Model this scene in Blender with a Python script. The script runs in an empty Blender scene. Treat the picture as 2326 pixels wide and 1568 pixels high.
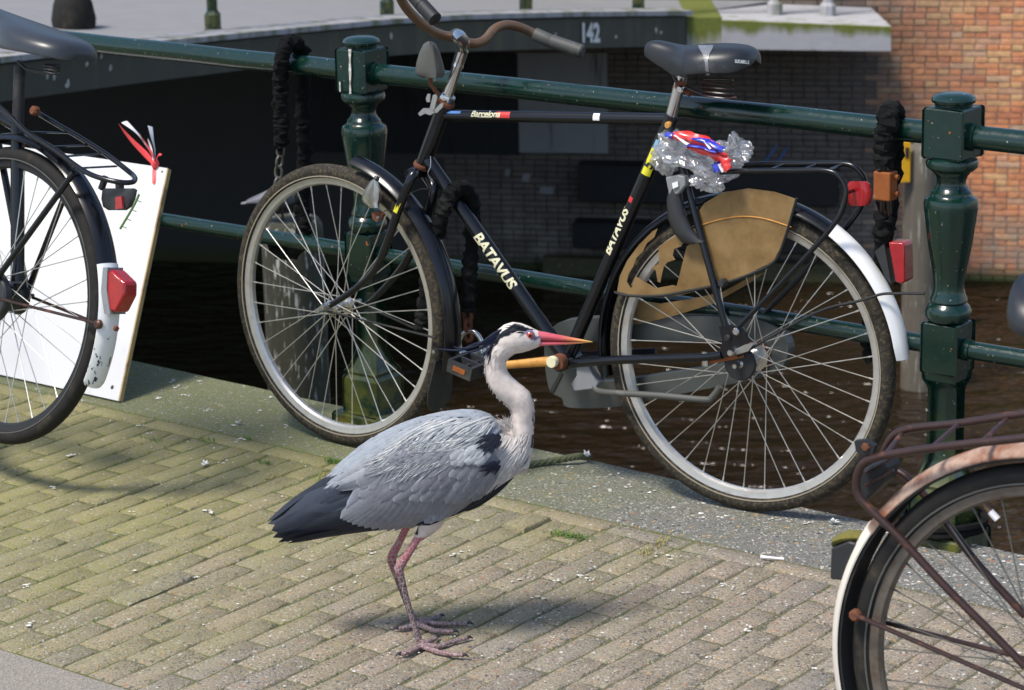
import bpy, bmesh, math, random
import numpy as np
from mathutils import Vector, Matrix, noise as mnoise
from mathutils.bvhtree import BVHTree
random.seed(7)
scene = bpy.context.scene
COL = scene.collection

# ------------------------------------------------------------------ camera
# pixel frame used below: 2326 x 1568; camera solved from the railing posts and the bicycle wheels
F, PITCH, ROLL, CAMH = 5828.9, .2632, -.0198, 1.8924
CX, CY = 1163., 784.
_fw = Vector((0, math.cos(PITCH), -math.sin(PITCH))); _up = Vector((0, math.sin(PITCH), math.cos(PITCH))); _rt = Vector((1, 0, 0))
RT = math.cos(ROLL)*_rt + math.sin(ROLL)*_up
UP = -math.sin(ROLL)*_rt + math.cos(ROLL)*_up
FW = _fw
EYE = Vector((0, 0, CAMH))
cam_d = bpy.data.cameras.new('camera'); cam = bpy.data.objects.new('camera', cam_d); COL.objects.link(cam)
cam.matrix_world = Matrix((( RT.x, UP.x, -FW.x, EYE.x), (RT.y, UP.y, -FW.y, EYE.y), (RT.z, UP.z, -FW.z, EYE.z), (0, 0, 0, 1)))
cam_d.sensor_width = 36; cam_d.lens = 36*F/2326
cam_d.clip_start = .1; cam_d.clip_end = 500
cam_d.dof.use_dof = True; cam_d.dof.focus_distance = 5.3; cam_d.dof.aperture_fstop = 9.0
scene.camera = cam

# ------------------------------------------------------------------ light
SUN = Vector((-.40, -.27, .87)).normalized()
w = bpy.data.worlds.new('World'); scene.world = w; w.use_nodes = True
nt = w.node_tree; bg = nt.nodes['Background']
sky = nt.nodes.new('ShaderNodeTexSky'); sky.sky_type = 'NISHITA'; sky.sun_disc = False
sky.sun_elevation = math.asin(SUN.z); sky.sun_rotation = math.atan2(SUN.x, SUN.y)
sky.air_density = 1.0; sky.dust_density = 1.2; sky.ozone_density = 1.0
nt.links.new(sky.outputs[0], bg.inputs[0]); bg.inputs[1].default_value = .12
sl = bpy.data.lights.new('sun', 'SUN'); sl.energy = 2.6; sl.angle = math.radians(14); sl.color = (1, .95, .87)
so = bpy.data.objects.new('sun', sl); COL.objects.link(so)
so.rotation_euler = SUN.to_track_quat('Z', 'Y').to_euler(); so.location = SUN*30
scene.view_settings.view_transform = 'Standard'; scene.view_settings.look = 'None'
scene.view_settings.exposure = .7; scene.view_settings.gamma = 1
scene.cycles.use_denoising = True
scene.cycles.max_bounces = 8; scene.cycles.transparent_max_bounces = 12
scene.cycles.sample_clamp_indirect = 6

# ------------------------------------------------------------------ pixel helpers
def ray(x, y): return FW + RT*((x-CX)/F) - UP*((y-CY)/F)
def at_z(x, y, z=0.):
    d = ray(x, y); return EYE + d*((z-CAMH)/d.z)
def at_y(x, y, Y):
    d = ray(x, y); return EYE + d*(Y/d.y)
def at_plane(x, y, p, n):
    d = ray(x, y); return EYE + d*((Vector(p)-EYE).dot(n)/d.dot(n))
def depth(p): return (Vector(p)-EYE).dot(FW)
def mpp(p): return depth(p)/F          # metres per pixel at a point

# railing frame: s along the quay, t towards the street
P1 = Vector((-.3582, 6.3303, 0)); P2 = Vector((.9367, 5.3255, 0))
RD = (P2-P1).normalized(); RN = Vector((RD.y, -RD.x, 0)); SP = (P2-P1).length
def ST(s, t, z=0.): return P1 + RD*s + RN*t + Vector((0, 0, z))

# ------------------------------------------------------------------ node helpers
class G:
    def __init__(s, name):
        s.m = bpy.data.materials.new(name); s.m.use_nodes = True
        s.t = s.m.node_tree; s.b = s.t.nodes['Principled BSDF']; s.out = s.t.nodes['Material Output']
        s._co = None
    def n(s, typ, **kw):
        nd = s.t.nodes.new('ShaderNode'+typ)
        for k, v in kw.items():
            if hasattr(nd, k): setattr(nd, k, v)
        return nd
    def l(s, a, b): s.t.links.new(a, b)
    def co(s, kind='Object'):
        if s._co is None: s._co = s.n('TexCoord')
        return s._co.outputs[kind]
    def mapping(s, scale=(1, 1, 1), vec=None, rot=(0, 0, 0)):
        m = s.n('Mapping'); m.inputs['Scale'].default_value = scale; m.inputs['Rotation'].default_value = rot
        s.l(vec or s.co(), m.inputs['Vector']); return m.outputs[0]
    def noise(s, scale, detail=4, rough=.55, vec=None, out=0):
        nd = s.n('TexNoise'); nd.inputs['Scale'].default_value = scale; nd.inputs['Detail'].default_value = detail
        nd.inputs['Roughness'].default_value = rough; s.l(vec or s.co(), nd.inputs['Vector']); return nd.outputs[out]
    def voro(s, scale, feature='F1', vec=None):
        nd = s.n('TexVoronoi'); nd.feature = feature; nd.inputs['Scale'].default_value = scale
        s.l(vec or s.co(), nd.inputs['Vector']); return nd
    def ramp(s, fac, stops, interp='LINEAR'):
        nd = s.n('ValToRGB'); nd.color_ramp.interpolation = interp; e = nd.color_ramp.elements
        while len(e) < len(stops): e.new(.5)
        for el, (p, c) in zip(e, stops):
            el.position = p; el.color = (c, c, c, 1) if not hasattr(c, '__len__') else (*c, 1)
        s.l(fac, nd.inputs[0]); return nd.outputs[0]
    def mix(s, fac, a, b, mode='MIX'):
        nd = s.n('Mix'); nd.data_type = 'RGBA'; nd.blend_type = mode
        for i, v in ((0, fac), (6, a), (7, b)):
            if hasattr(v, 'is_linked') or hasattr(v, 'links'): s.l(v, nd.inputs[i])
            elif hasattr(v, '__len__'): nd.inputs[i].default_value = (*v, 1)
            else: nd.inputs[i].default_value = v if i == 0 else (v, v, v, 1)
        return nd.outputs[2]
    def math(s, op, a, b=0.):
        nd = s.n('Math'); nd.operation = op
        for i, v in ((0, a), (1, b)):
            if hasattr(v, 'links'): s.l(v, nd.inputs[i])
            else: nd.inputs[i].default_value = v
        return nd.outputs[0]
    def rng(s, v, a, b, c=0., d=1.):
        nd = s.n('MapRange'); s.l(v, nd.inputs[0])
        for i, q in enumerate((a, b, c, d)): nd.inputs[i+1].default_value = q
        return nd.outputs[0]
    def bump(s, h, strength=.3, dist=.002):
        nd = s.n('Bump'); nd.inputs['Strength'].default_value = strength; nd.inputs['Distance'].default_value = dist
        s.l(h, nd.inputs['Height']); s.l(nd.outputs[0], s.b.inputs['Normal'])
    def set(s, **kw):
        names = dict(col='Base Color', rough='Roughness', metal='Metallic', spec='Specular IOR Level', coat='Coat Weight', trans='Transmission Weight', ior='IOR', alpha='Alpha', sub='Subsurface Weight')
        for k, v in kw.items():
            i = s.b.inputs[names[k]]
            if hasattr(v, 'links'): s.l(v, i)
            elif hasattr(v, '__len__'): i.default_value = (*v, 1)
            else: i.default_value = v
        return s
MT = {}
def plain(name, col, rough=.5, metal=0, var=.25, scale=30, bump=0., spec=.5, coat=0., dirt=None, dirt_at=(.55, .75), dirt_scale=9, dirt_rough=None, dirt_metal=None):
    g = G(name)
    c = g.mix(g.noise(scale, 5), tuple(x*(1-var) for x in col), tuple(min(1, x*(1+var)) for x in col))
    r = rough
    if dirt:
        f = g.ramp(g.noise(dirt_scale, 8, .65), [(dirt_at[0], 0.), (dirt_at[1], 1.)])
        c = g.mix(f, c, dirt)
        if dirt_rough is not None: r = g.rng(f, 0, 1, rough, dirt_rough)
        if dirt_metal is not None: g.set(metal=g.rng(f, 0, 1, metal, dirt_metal)); metal = None
    g.set(col=c, rough=r, spec=spec, coat=coat)
    if metal is not None: g.set(metal=metal)
    if bump: g.bump(g.noise(scale*3, 4), bump, .002)
    MT[name] = g.m; return g.m

# ------------------------------------------------------------------ mesh helpers
class MB:
    def __init__(s): s.v = []; s.f = []; s.mi = []; s.k = 0
    def add(s, v, f):
        o = len(s.v); s.v += [tuple(p) for p in v]; s.f += [tuple(i+o for i in q) for q in f]; s.mi += [s.k]*len(f); return s
    def box(s, c, ax, ay, az):
        c, ax, ay, az = map(Vector, (c, ax, ay, az))
        v = [c+sx*ax+sy*ay+sz*az for sz in (-1, 1) for sx, sy in ((-1, -1), (1, -1), (1, 1), (-1, 1))]
        return s.add(v, [(3, 2, 1, 0), (4, 5, 6, 7), (0, 1, 5, 4), (1, 2, 6, 5), (2, 3, 7, 6), (3, 0, 4, 7)])
    def tube(s, pts, r, seg=10, caps=True, closed=False, flat=1., flat_dir=None):
        pts = [Vector(p) for p in pts]; n = len(pts)
        rr = r if hasattr(r, '__len__') else [r]*n
        T = []
        for i in range(n):
            a = pts[(i-1) % n] if (closed or i > 0) else pts[0]; b = pts[(i+1) % n] if (closed or i < n-1) else pts[-1]
            T.append((b-a).normalized())
        ref = Vector(flat_dir) if flat_dir is not None else (Vector((0, 0, 1)) if abs(T[0].z) < .9 else Vector((0, 1, 0)))
        N = (ref - T[0]*ref.dot(T[0])).normalized(); v = []
        for i in range(n):
            if flat_dir is not None: N = (ref - T[i]*ref.dot(T[i])).normalized()
            else: N = (N - T[i]*N.dot(T[i])).normalized()
            B = T[i].cross(N)
            for k in range(seg):
                a = 2*math.pi*k/seg
                v.append(pts[i] + N*(math.cos(a)*rr[i]*flat) + B*(math.sin(a)*rr[i]))
        f = []
        for i in range(n if closed else n-1):
            j = (i+1) % n
            for k in range(seg): f.append((i*seg+k, i*seg+(k+1) % seg, j*seg+(k+1) % seg, j*seg+k))
        if caps and not closed:
            f.append(tuple(range(seg-1, -1, -1))); f.append(tuple((n-1)*seg+k for k in range(seg)))
        return s.add(v, f)
    def lathe(s, prof, base, seg=24, ax=None, ay=None, az=None):
        # prof: (radius, height) list
        base = Vector(base); ax = ax or Vector((1, 0, 0)); ay = ay or Vector((0, 1, 0)); az = az or Vector((0, 0, 1))
        v = []; f = []
        for r, h in prof:
            for k in range(seg):
                a = 2*math.pi*(k+.5)/seg; v.append(base + ax*(math.cos(a)*r) + ay*(math.sin(a)*r) + az*h)
        for i in range(len(prof)-1):
            for k in range(seg): f.append((i*seg+k, i*seg+(k+1) % seg, (i+1)*seg+(k+1) % seg, (i+1)*seg+k))
        f.append(tuple(range(seg-1, -1, -1))); f.append(tuple((len(prof)-1)*seg+k for k in range(seg)))
        return s.add(v, f)
    def prism(s, poly, n, th):
        # polygon (3D points) extruded along n by +-th/2
        n = Vector(n).normalized(); a = [Vector(p)-n*th/2 for p in poly]; b = [Vector(p)+n*th/2 for p in poly]; k = len(poly)
        f = [tuple(range(k)), tuple(range(2*k-1, k-1, -1))]
        for i in range(k): f.append((i, k+i, k+(i+1) % k, (i+1) % k))
        return s.add(a+b, f)
    def loft(s, rings, caps=True, closed=True):
        k = len(rings[0]); v = [p for r in rings for p in r]; f = []
        for i in range(len(rings)-1):
            for j in range(k if closed else k-1): f.append((i*k+j, i*k+(j+1) % k, (i+1)*k+(j+1) % k, (i+1)*k+j))
        if caps: f.append(tuple(range(k-1, -1, -1))); f.append(tuple((len(rings)-1)*k+j for j in range(k)))
        return s.add(v, f)
    def mesh(s, name, smooth=None):
        m = bpy.data.meshes.new(name); m.from_pydata(s.v, [], s.f)
        bm = bmesh.new(); bm.from_mesh(m); bmesh.ops.recalc_face_normals(bm, faces=bm.faces)
        if smooth is not None:
            for f in bm.faces: f.smooth = True
            for e in bm.edges:
                if len(e.link_faces) == 2 and e.calc_face_angle(0) > smooth: e.smooth = False
        bm.to_mesh(m); bm.free()
        if any(s.mi) and len(m.polygons) == len(s.mi):
            for p, i in zip(m.polygons, s.mi): p.material_index = i
        return m
    def build(s, name, mat, parent=None, smooth=.7, kind=None, bevel=0.):
        m = s.mesh(name, smooth)
        for q in (mat if isinstance(mat, (list, tuple)) else [mat]): m.materials.append(MT[q] if isinstance(q, str) else q)
        o = bpy.data.objects.new(name, m); COL.objects.link(o)
        if parent: attach(o, parent)
        if kind: o['kind'] = kind
        if bevel:
            b = o.modifiers.new('bevel', 'BEVEL'); b.width = bevel; b.segments = 2; b.limit_method = 'ANGLE'; b.angle_limit = .6
        return o
def attach(o, parent):
    o.parent = parent
    # parents sit at world-fixed transforms: the child keeps its world coordinates
    o.matrix_parent_inverse = WORLD(parent).inverted()
def WORLD(o):
    return o.matrix_basis.copy() if o.parent is None else WORLD(o.parent) @ o.matrix_parent_inverse @ o.matrix_basis
def thing(name, loc, label, cat, group=None):
    o = bpy.data.objects.new(name, None); COL.objects.link(o); o.location = loc; o.empty_display_size = .1
    o.matrix_basis = Matrix.Translation(Vector(loc)); tag(o, label, cat, group); return o
def tag(o, label, cat, group=None, kind=None):
    if label: o['label'] = label
    if cat: o['category'] = cat
    if group: o['group'] = group
    if kind: o['kind'] = kind
    return o
def spline(pts, n=8, closed=False):
    pts = [Vector(p) for p in pts]; m = len(pts); out = []
    for i in range(m if closed else m-1):
        g = (lambda k: pts[k % m]) if closed else (lambda k: pts[max(0, min(m-1, k))])
        p0, p1, p2, p3 = g(i-1), g(i), g(i+1), g(i+2)
        for k in range(n):
            t = k/n
            out.append(.5*((2*p1)+(p2-p0)*t+(2*p0-5*p1+4*p2-p3)*t*t+(3*p1-p0-3*p2+p3)*t**3))
    if not closed: out.append(pts[-1])
    return out
def lerp(a, b, t): return a+(b-a)*t
def interp(x, xs, ys):
    return float(np.interp(x, xs, ys))

# ------------------------------------------------------------------ materials
plain('black_paint', (.006, .0065, .0085), .2, var=.3, scale=25, spec=.45, dirt=(.06, .045, .03), dirt_at=(.68, .82), dirt_scale=16, dirt_rough=.8)
plain('dull_black', (.011, .011, .012), .6, var=.35, scale=40, bump=.15, dirt=(.09, .075, .055), dirt_at=(.6, .8))
plain('rubber', (.018, .0165, .015), .8, var=.4, scale=45, bump=.3, dirt=(.08, .065, .04), dirt_at=(.55, .85), dirt_scale=16, spec=.25)
plain('muddy_rubber', (.032, .028, .023), .85, var=.4, scale=45, bump=.5, dirt=(.12, .095, .055), dirt_at=(.48, .72), dirt_scale=110, spec=.2)
plain('chrome', (.62, .6, .57), .22, 1, var=.15, scale=40, dirt=(.22, .13, .07), dirt_at=(.58, .8), dirt_rough=.7, dirt_metal=.2)
plain('steel', (.55, .54, .52), .32, 1, var=.2, scale=60, dirt=(.3, .2, .12), dirt_at=(.62, .85), dirt_rough=.7)
plain('spoke', (.62, .6, .55), .35, .8, var=.2, scale=40, dirt=(.34, .2, .1), dirt_at=(.6, .8))
plain('alu_rim', (.6, .58, .55), .38, .75, var=.15, scale=50, dirt=(.33, .26, .18), dirt_at=(.55, .85), dirt_scale=12)
plain('rust', (.14, .045, .018), .85, var=.5, scale=60, bump=.4, dirt=(.12, .04, .02), dirt_at=(.45, .7), dirt_scale=40)
plain('rusty_tube', (.034, .014, .010), .34, 0, var=.5, scale=30, bump=.25, dirt=(.22, .075, .022), dirt_at=(.58, .74), dirt_scale=22)
plain('brown_bar', (.17, .105, .065), .42, .45, var=.35, scale=60, dirt=(.24, .11, .05), dirt_at=(.5, .7), dirt_scale=25)
plain('yellow_rust', (.62, .30, .07), .45, .3, var=.35, scale=50, dirt=(.42, .13, .03), dirt_at=(.5, .68), dirt_scale=40)
plain('white_paint', (.8, .8, .79), .4, var=.05, scale=20, dirt=(.3, .29, .2), dirt_at=(.66, .8), dirt_scale=18)
plain('grey_plastic', (.22, .225, .23), .5, var=.15, scale=40, dirt=(.12, .11, .08), dirt_at=(.6, .8))
plain('dark_plastic', (.025, .026, .027), .45, var=.25, scale=40, dirt=(.1, .095, .07), dirt_at=(.6, .85))
plain('lamp_grey', (.08, .08, .07), .55, var=.2, scale=30, dirt=(.2, .2, .17), dirt_at=(.6, .8))
plain('case_grey', (.06, .067, .063), .45, var=.2, scale=18, dirt=(.27, .13, .05), dirt_at=(.68, .78), dirt_scale=8)
plain('saddle_black', (.016, .017, .019), .4, var=.2, scale=30, dirt=(.12, .11, .10), dirt_at=(.62, .85), dirt_scale=10)
plain('sleeve', (.009, .009, .009), .95, var=.5, scale=90, bump=.6, spec=.08, dirt=(.03, .03, .027), dirt_at=(.5, .8))
plain('chain_steel', (.16, .15, .13), .5, .7, var=.4, scale=80, dirt=(.22, .09, .04), dirt_at=(.55, .7), dirt_scale=30)
plain('lock_orange', (.27, .075, .012), .6, .1, var=.35, scale=60, dirt=(.34, .24, .15), dirt_at=(.62, .74), dirt_scale=25)
plain('sticker_yellow', (.75, .68, .03), .5, var=.1)
plain('sticker_blue', (.2, .42, .6), .5)
plain('letter_cream', (.72, .68, .45), .5, var=.1, scale=60)
plain('letter_dark', (.02, .02, .02), .5)
plain('letter_white', (.78, .78, .76), .6, var=.15, scale=20)
plain('red_sticker', (.55, .03, .03), .5)
plain('pink_tape', (.75, .06, .07), .5, var=.2)
plain('white_tape', (.82, .8, .8), .5, var=.05)
plain('feather_white', (.75, .75, .73), .8)
plain('dropping', (.72, .71, .66), .85, var=.15, scale=90, dirt=(.36, .33, .26), dirt_at=(.42, .6), dirt_scale=140)
plain('tyre_band', (.30, .26, .19), .7, var=.2, scale=60)
plain('yellow_sign', (.75, .38, .01), .5, var=.1)
plain('wet_timber', (.010, .009, .008), .7, var=.6, scale=14, bump=.3)
plain('blue_paint', (.05, .16, .42), .6)
plain('navy', (.05, .06, .08), .4)
plain('grass', (.10, .19, .03), .7, var=.5, scale=60)
plain('dry_grass', (.30, .27, .07), .8, var=.4, scale=60)
plain('bird_eye_black', (.005, .005, .005), .1)

def red_lens(name, col):
    g = G(name); wv = g.n('TexWave'); wv.inputs['Scale'].default_value = 130; g.l(g.co(), wv.inputs[0])
    g.set(col=g.mix(g.noise(40), col, tuple(x*.55 for x in col)), rough=.18, coat=.5); g.bump(wv.outputs[1], .25, .002); MT[name] = g.m
red_lens('red_lens', (.42, .008, .012)); red_lens('dark_red_lens', (.13, .01, .012))

def green_paint():
    g = G('green_paint'); big = g.noise(7, 6); fine = g.noise(55, 6, .6)
    c = g.mix(big, (.0022, .0165, .0115), (.004, .026, .018))
    chips = g.ramp(g.noise(120, 4, .5), [(.69, 0.), (.73, 1.)])
    c = g.mix(chips, c, (.28, .27, .2))
    spots = g.ramp(g.noise(38, 2, .5), [(.74, 0.), (.76, 1.)])
    c = g.mix(spots, c, (.36, .09, .03))
    geo = g.n('NewGeometry'); sx = g.n('SeparateXYZ'); g.l(geo.outputs['Position'], sx.inputs[0])
    low = g.math('MULTIPLY', g.rng(sx.outputs[2], .30, .02), g.ramp(g.noise(16, 5, .6), [(.38, 0.), (.6, 1.)]))
    c = g.mix(low, c, (.10, .105, .018))
    g.set(col=c, rough=g.rng(fine, .3, .7, .12, .3), coat=.25); g.b.inputs['Coat Roughness'].default_value = .12
    g.bump(g.noise(30, 6, .6), .35, .003); MT['green_paint'] = g.m
green_paint()

def speckle(name, base1, base2, scale, moss_col, moss_amt, use_random=True, dark_lo=.6, moss_pos=None, specks=None, speck_amt=.5):
    """paving material with exposed aggregate, per-brick tint and moss that follows the joints' damp side of the quay"""
    g = G(name); geo = g.n('NewGeometry'); pos = geo.outputs['Position']
    c = g.mix(g.noise(5, 5, .6, pos), base1, base2)
    if use_random:
        oi = g.n('ObjectInfo'); rnd = oi.outputs['Random']
        c = g.mix(g.rng(rnd, 0, 1, .0, .75), c, g.ramp(rnd, [(0., (.34, .26, .19)), (.3, (.30, .25, .185)), (.55, (.36, .265, .205)), (.8, (.235, .22, .195)), (1., (.32, .26, .175))]))
    vo = g.voro(scale, vec=pos); sep = g.n('SeparateColor'); g.l(vo.outputs['Color'], sep.inputs[0])
    sc = g.ramp(sep.outputs[0], specks or [(0., (.07, .075, .085)), (.18, (.36, .32, .25)), (.34, (.16, .15, .13)), (.5, (.45, .40, .31)), (.66, (.27, .2, .13)), (.78, (.11, .11, .115)), (.9, (.5, .26, .11)), (.955, (.72, .7, .64))], 'CONSTANT')
    sz = g.math('LESS_THAN', vo.outputs['Distance'], g.rng(sep.outputs[1], 0, 1, .12, .62))
    amt = g.math('MULTIPLY', sz, g.rng(g.noise(9, 3, .5, pos), .35, .65, speck_amt*.75, speck_amt*1.5))
    c = g.mix(amt, c, sc)
    v2 = g.voro(scale*.45, vec=pos); s2 = g.n('SeparateColor'); g.l(v2.outputs['Color'], s2.inputs[0])
    g2 = g.math('MULTIPLY', g.math('LESS_THAN', v2.outputs['Distance'], g.rng(s2.outputs[1], 0, 1, -.25, .48)), min(1, speck_amt*1.3))
    c = g.mix(g2, c, g.ramp(s2.outputs[0], [(0., (.06, .065, .08)), (.3, (.12, .12, .125)), (.45, (.42, .27, .12)), (.6, (.2, .19, .17)), (.75, (.5, .46, .38)), (.88, (.36, .16, .08)), (.95, (.75, .74, .7))], 'CONSTANT'))
    fine = g.noise(420, 3, .6, pos)
    c = g.mix(1., c, g.ramp(g.math('ADD', g.math('MULTIPLY', fine, .45), g.math('MULTIPLY', g.noise(170, 4, .75, pos), .55)), [(.30, .38), (.5, .95), (.70, 1.55)]), 'MULTIPLY')
    sx = g.n('SeparateXYZ'); g.l(pos, sx.inputs[0])
    # moss: stronger towards the far left (damp, little walked on)
    grad = g.math('ADD', g.math('MULTIPLY', sx.outputs[0], -.26), g.math('MULTIPLY', g.math('SUBTRACT', sx.outputs[1], 5.4), .36))
    mm = g.math('ADD', g.math('ADD', g.math('MULTIPLY', g.noise(3.2, 6, .65, pos), 1.0), grad), moss_amt)
    mf = g.math('MULTIPLY', g.ramp(mm, [(.42, 0.), (1., .85)]), g.ramp(g.noise(60, 5, .7, pos), [(.22, .12), (.62, 1.)]))
    c = g.mix(mf, c, g.mix(g.noise(120, 3, .6, pos), moss_col, tuple(x*1.9 for x in moss_col)))
    g.set(col=c, rough=.85, spec=.3)
    h = g.math('ADD', g.math('MULTIPLY', vo.outputs['Distance'], -.6), g.math('MULTIPLY', fine, .8))
    g.bump(h, .9, .003); MT[name] = g.m
speckle('brick_paver', (.32, .26, .185), (.275, .24, .18), 210, (.165, .155, .045), .17, speck_amt=.55)
speckle('joint_soil', (.15, .13, .08), (.12, .12, .06), 300, (.075, .10, .016), .34, False)
speckle('kerb_stone', (.21, .20, .175), (.15, .147, .128), 190, (.105, .115, .035), .12, False, specks=[(0., (.09, .095, .10)), (.2, (.36, .34, .3)), (.4, (.2, .195, .18)), (.6, (.45, .42, .38)), (.8, (.14, .14, .135)), (.93, (.6, .58, .54))], speck_amt=.8)
speckle('light_stone', (.33, .29, .245), (.30, .27, .23), 400, (.1, .11, .03), -.5, False, speck_amt=.12)
speckle('quay_brick', (.12, .06, .04), (.09, .06, .05), 60, (.05, .06, .02), .1, False, speck_amt=.2)
plain('grip_grey', (.06, .06, .055), .6, var=.3, scale=40, dirt=(.14, .14, .12), dirt_at=(.55, .75), dirt_scale=30)
plain('road_grey', (.23, .23, .237), .8, var=.12, scale=6, bump=.2)

def wall_brick(name):
    g = G(name); oi = g.n('ObjectInfo'); geo = g.n('NewGeometry'); pos = geo.outputs['Position']
    at = g.n('Attribute'); at.attribute_name = 'tint'
    c = g.ramp(oi.outputs['Random'], [(0., (.68, .25, .115)), (.25, (.76, .33, .14)), (.45, (.58, .21, .10)), (.62, (.72, .43, .20)), (.8, (.68, .26, .125)), (1., (.62, .40, .25))])
    c2 = g.mix(at.outputs['Fac'], (.085, .026, .017), (.15, .058, .038))  # darker brick colours for the under-bridge part, with its shade painted in
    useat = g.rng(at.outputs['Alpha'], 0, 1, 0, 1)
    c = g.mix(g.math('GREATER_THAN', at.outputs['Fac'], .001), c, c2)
    c = g.mix(1., c, g.ramp(g.noise(28, 5, .6, pos), [(.3, .72), (.7, 1.2)]), 'MULTIPLY')
    sx = g.n('SeparateXYZ'); g.l(pos, sx.inputs[0])
    # soot, lichen and painted bridge shade beside the bridge, lime stains above the water
    soot_shade = g.math('MULTIPLY', g.rng(g.math('ADD', sx.outputs[0], g.math('MULTIPLY', g.noise(2.2, 5, .6, pos), 1.2)), 3.55, 2.75), .8)
    c = g.mix(soot_shade, c, g.mix(g.noise(11, 5, .6, pos), (.07, .06, .052), (.22, .185, .15)))
    low = g.math('MULTIPLY', g.rng(sx.outputs[2], -1.35, -1.75), g.rng(g.noise(7, 5, .6, pos), .4, .6, .1, .75))
    c = g.mix(low, c, (.27, .25, .2))
    wet = g.rng(sx.outputs[2], -1.88, -1.97); c = g.mix(wet, c, (.05, .06, .015))
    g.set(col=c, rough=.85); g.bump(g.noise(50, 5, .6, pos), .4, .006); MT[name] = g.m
wall_brick('wall_brick')
def mortar():
    g = G('mortar'); geo = g.n('NewGeometry'); pos = geo.outputs['Position']
    c = g.mix(g.noise(6, 5, .6, pos), (.44, .41, .36), (.52, .48, .42))
    sx = g.n('SeparateXYZ'); g.l(pos, sx.inputs[0])
    soot_shade = g.math('MULTIPLY', g.rng(g.math('ADD', sx.outputs[0], g.math('MULTIPLY', g.noise(2.2, 5, .6, pos), 1.2)), 3.5, 2.6), .9)
    c = g.mix(soot_shade, c, g.mix(g.noise(9, 5, .6, pos), (.007, .0065, .006), (.022, .019, .016)))  # mortar blackened under the bridge, its shade painted into the colour
    c = g.mix(g.rng(sx.outputs[2], -1.86, -1.96), c, (.05, .055, .015))
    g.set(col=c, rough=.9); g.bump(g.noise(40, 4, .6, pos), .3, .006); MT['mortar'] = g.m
mortar()
def streaky(name, a, b, stain, amt=(.45, .65), sc=(14, 14, 1.2), bump=.3, rough=.8, moss=None, mz=None):
    g = G(name); v = g.mapping(sc)
    c = g.mix(g.noise(1., 6, .6, v), a, b)
    c = g.mix(g.ramp(g.noise(1.7, 7, .65, v), [(amt[0], 0.), (amt[1], 1.)]), c, stain)
    if moss:
        geo = g.n('NewGeometry'); sx = g.n('SeparateXYZ'); g.l(geo.outputs['Position'], sx.inputs[0])
        m = g.rng(g.math('ADD', sx.outputs[2], g.math('MULTIPLY', g.math('SUBTRACT', g.noise(.9, 5, .6, v), .5), .28)), mz[0], mz[1])
        c = g.mix(m, c, moss)
    g.set(col=c, rough=rough); g.bump(g.noise(2., 5, .6, v), bump, .004); MT[name] = g.m
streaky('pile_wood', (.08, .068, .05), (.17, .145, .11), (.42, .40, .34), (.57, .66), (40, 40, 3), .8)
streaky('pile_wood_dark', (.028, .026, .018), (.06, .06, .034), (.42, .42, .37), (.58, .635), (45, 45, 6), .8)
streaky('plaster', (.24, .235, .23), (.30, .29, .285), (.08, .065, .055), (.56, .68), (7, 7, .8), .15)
streaky('plaster_dark', (.012, .012, .012), (.02, .02, .02), (.006, .006, .006), (.5, .65), (7, 7, .8), .15)  # dark-stained plaster, blackened further to paint the shade under the bridge
streaky('fascia', (.05, .054, .046), (.075, .08, .066), (.10, .10, .065), (.5, .7), (5, 5, .7), .15, .55)
streaky('board_white', (.62, .615, .615), (.67, .665, .66), (.48, .465, .44), (.62, .8), (3, 3, 1), .1, .45)
streaky('board_edge', (.35, .24, .10), (.5, .36, .16), (.16, .10, .05), (.5, .7), (9, 9, 9), .2)
def concrete_moss():
    g = G('mossy_concrete'); v = g.mapping((6, 6, .9)); geo = g.n('NewGeometry'); pos = geo.outputs['Position']
    c = g.mix(g.noise(1, 6, .6, v), (.34, .33, .34), (.42, .41, .42))
    sx = g.n('SeparateXYZ'); g.l(pos, sx.inputs[0])
    at = g.n('Attribute'); at.attribute_name = 'h'
    m = g.rng(g.math('ADD', at.outputs['Fac'], g.math('MULTIPLY', g.noise(1.6, 5, .6, v), .9)), 1.02, 1.32)
    m2 = g.rng(g.math('ADD', g.math('SUBTRACT', 1., at.outputs['Fac']), g.math('MULTIPLY', g.noise(1.9, 5, .6, v), .5)), 1.22, 1.36)
    c = g.mix(m, c, g.mix(g.noise(30, 4, .6, pos), (.085, .105, .012), (.17, .185, .035))); c = g.mix(m2, c, (.1, .11, .02))
    g.set(col=c, rough=.85); g.bump(g.noise(20, 5, .6, pos), .3, .01); MT['mossy_concrete'] = g.m
concrete_moss()
def water_mat():
    g = G('water'); geo = g.n('NewGeometry'); pos = geo.outputs['Position']
    v = g.mapping((1., 2.0, 1.), pos, (0, 0, .25))
    h = g.math('ADD', g.noise(3.2, 3, .5, v), g.math('MULTIPLY', g.noise(8, 2, .4, v), .25))
    g.set(col=g.mix(g.noise(.8, 3, .5, pos), (.013, .0075, .003), (.024, .014, .006)), rough=.04, ior=1.33)
    g.bump(h, 1., .17); MT['water'] = g.m
water_mat()
# ================================================================== SETTING
WZ = -2.0                                   # water level
def sheet(name, pts, mat, kind='structure'):
    return MB().add(pts, [tuple(range(len(pts)))]).build(name, mat, None, None, kind)
def edge_t(s): return lerp(-.058, -.016, (s+.95)/2.4)       # quay edge wanders a little against the railing line

wo = sheet('water', [(-60, -10, WZ), (60, -10, WZ), (60, 80, WZ), (-60, 80, WZ)], 'water')

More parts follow.
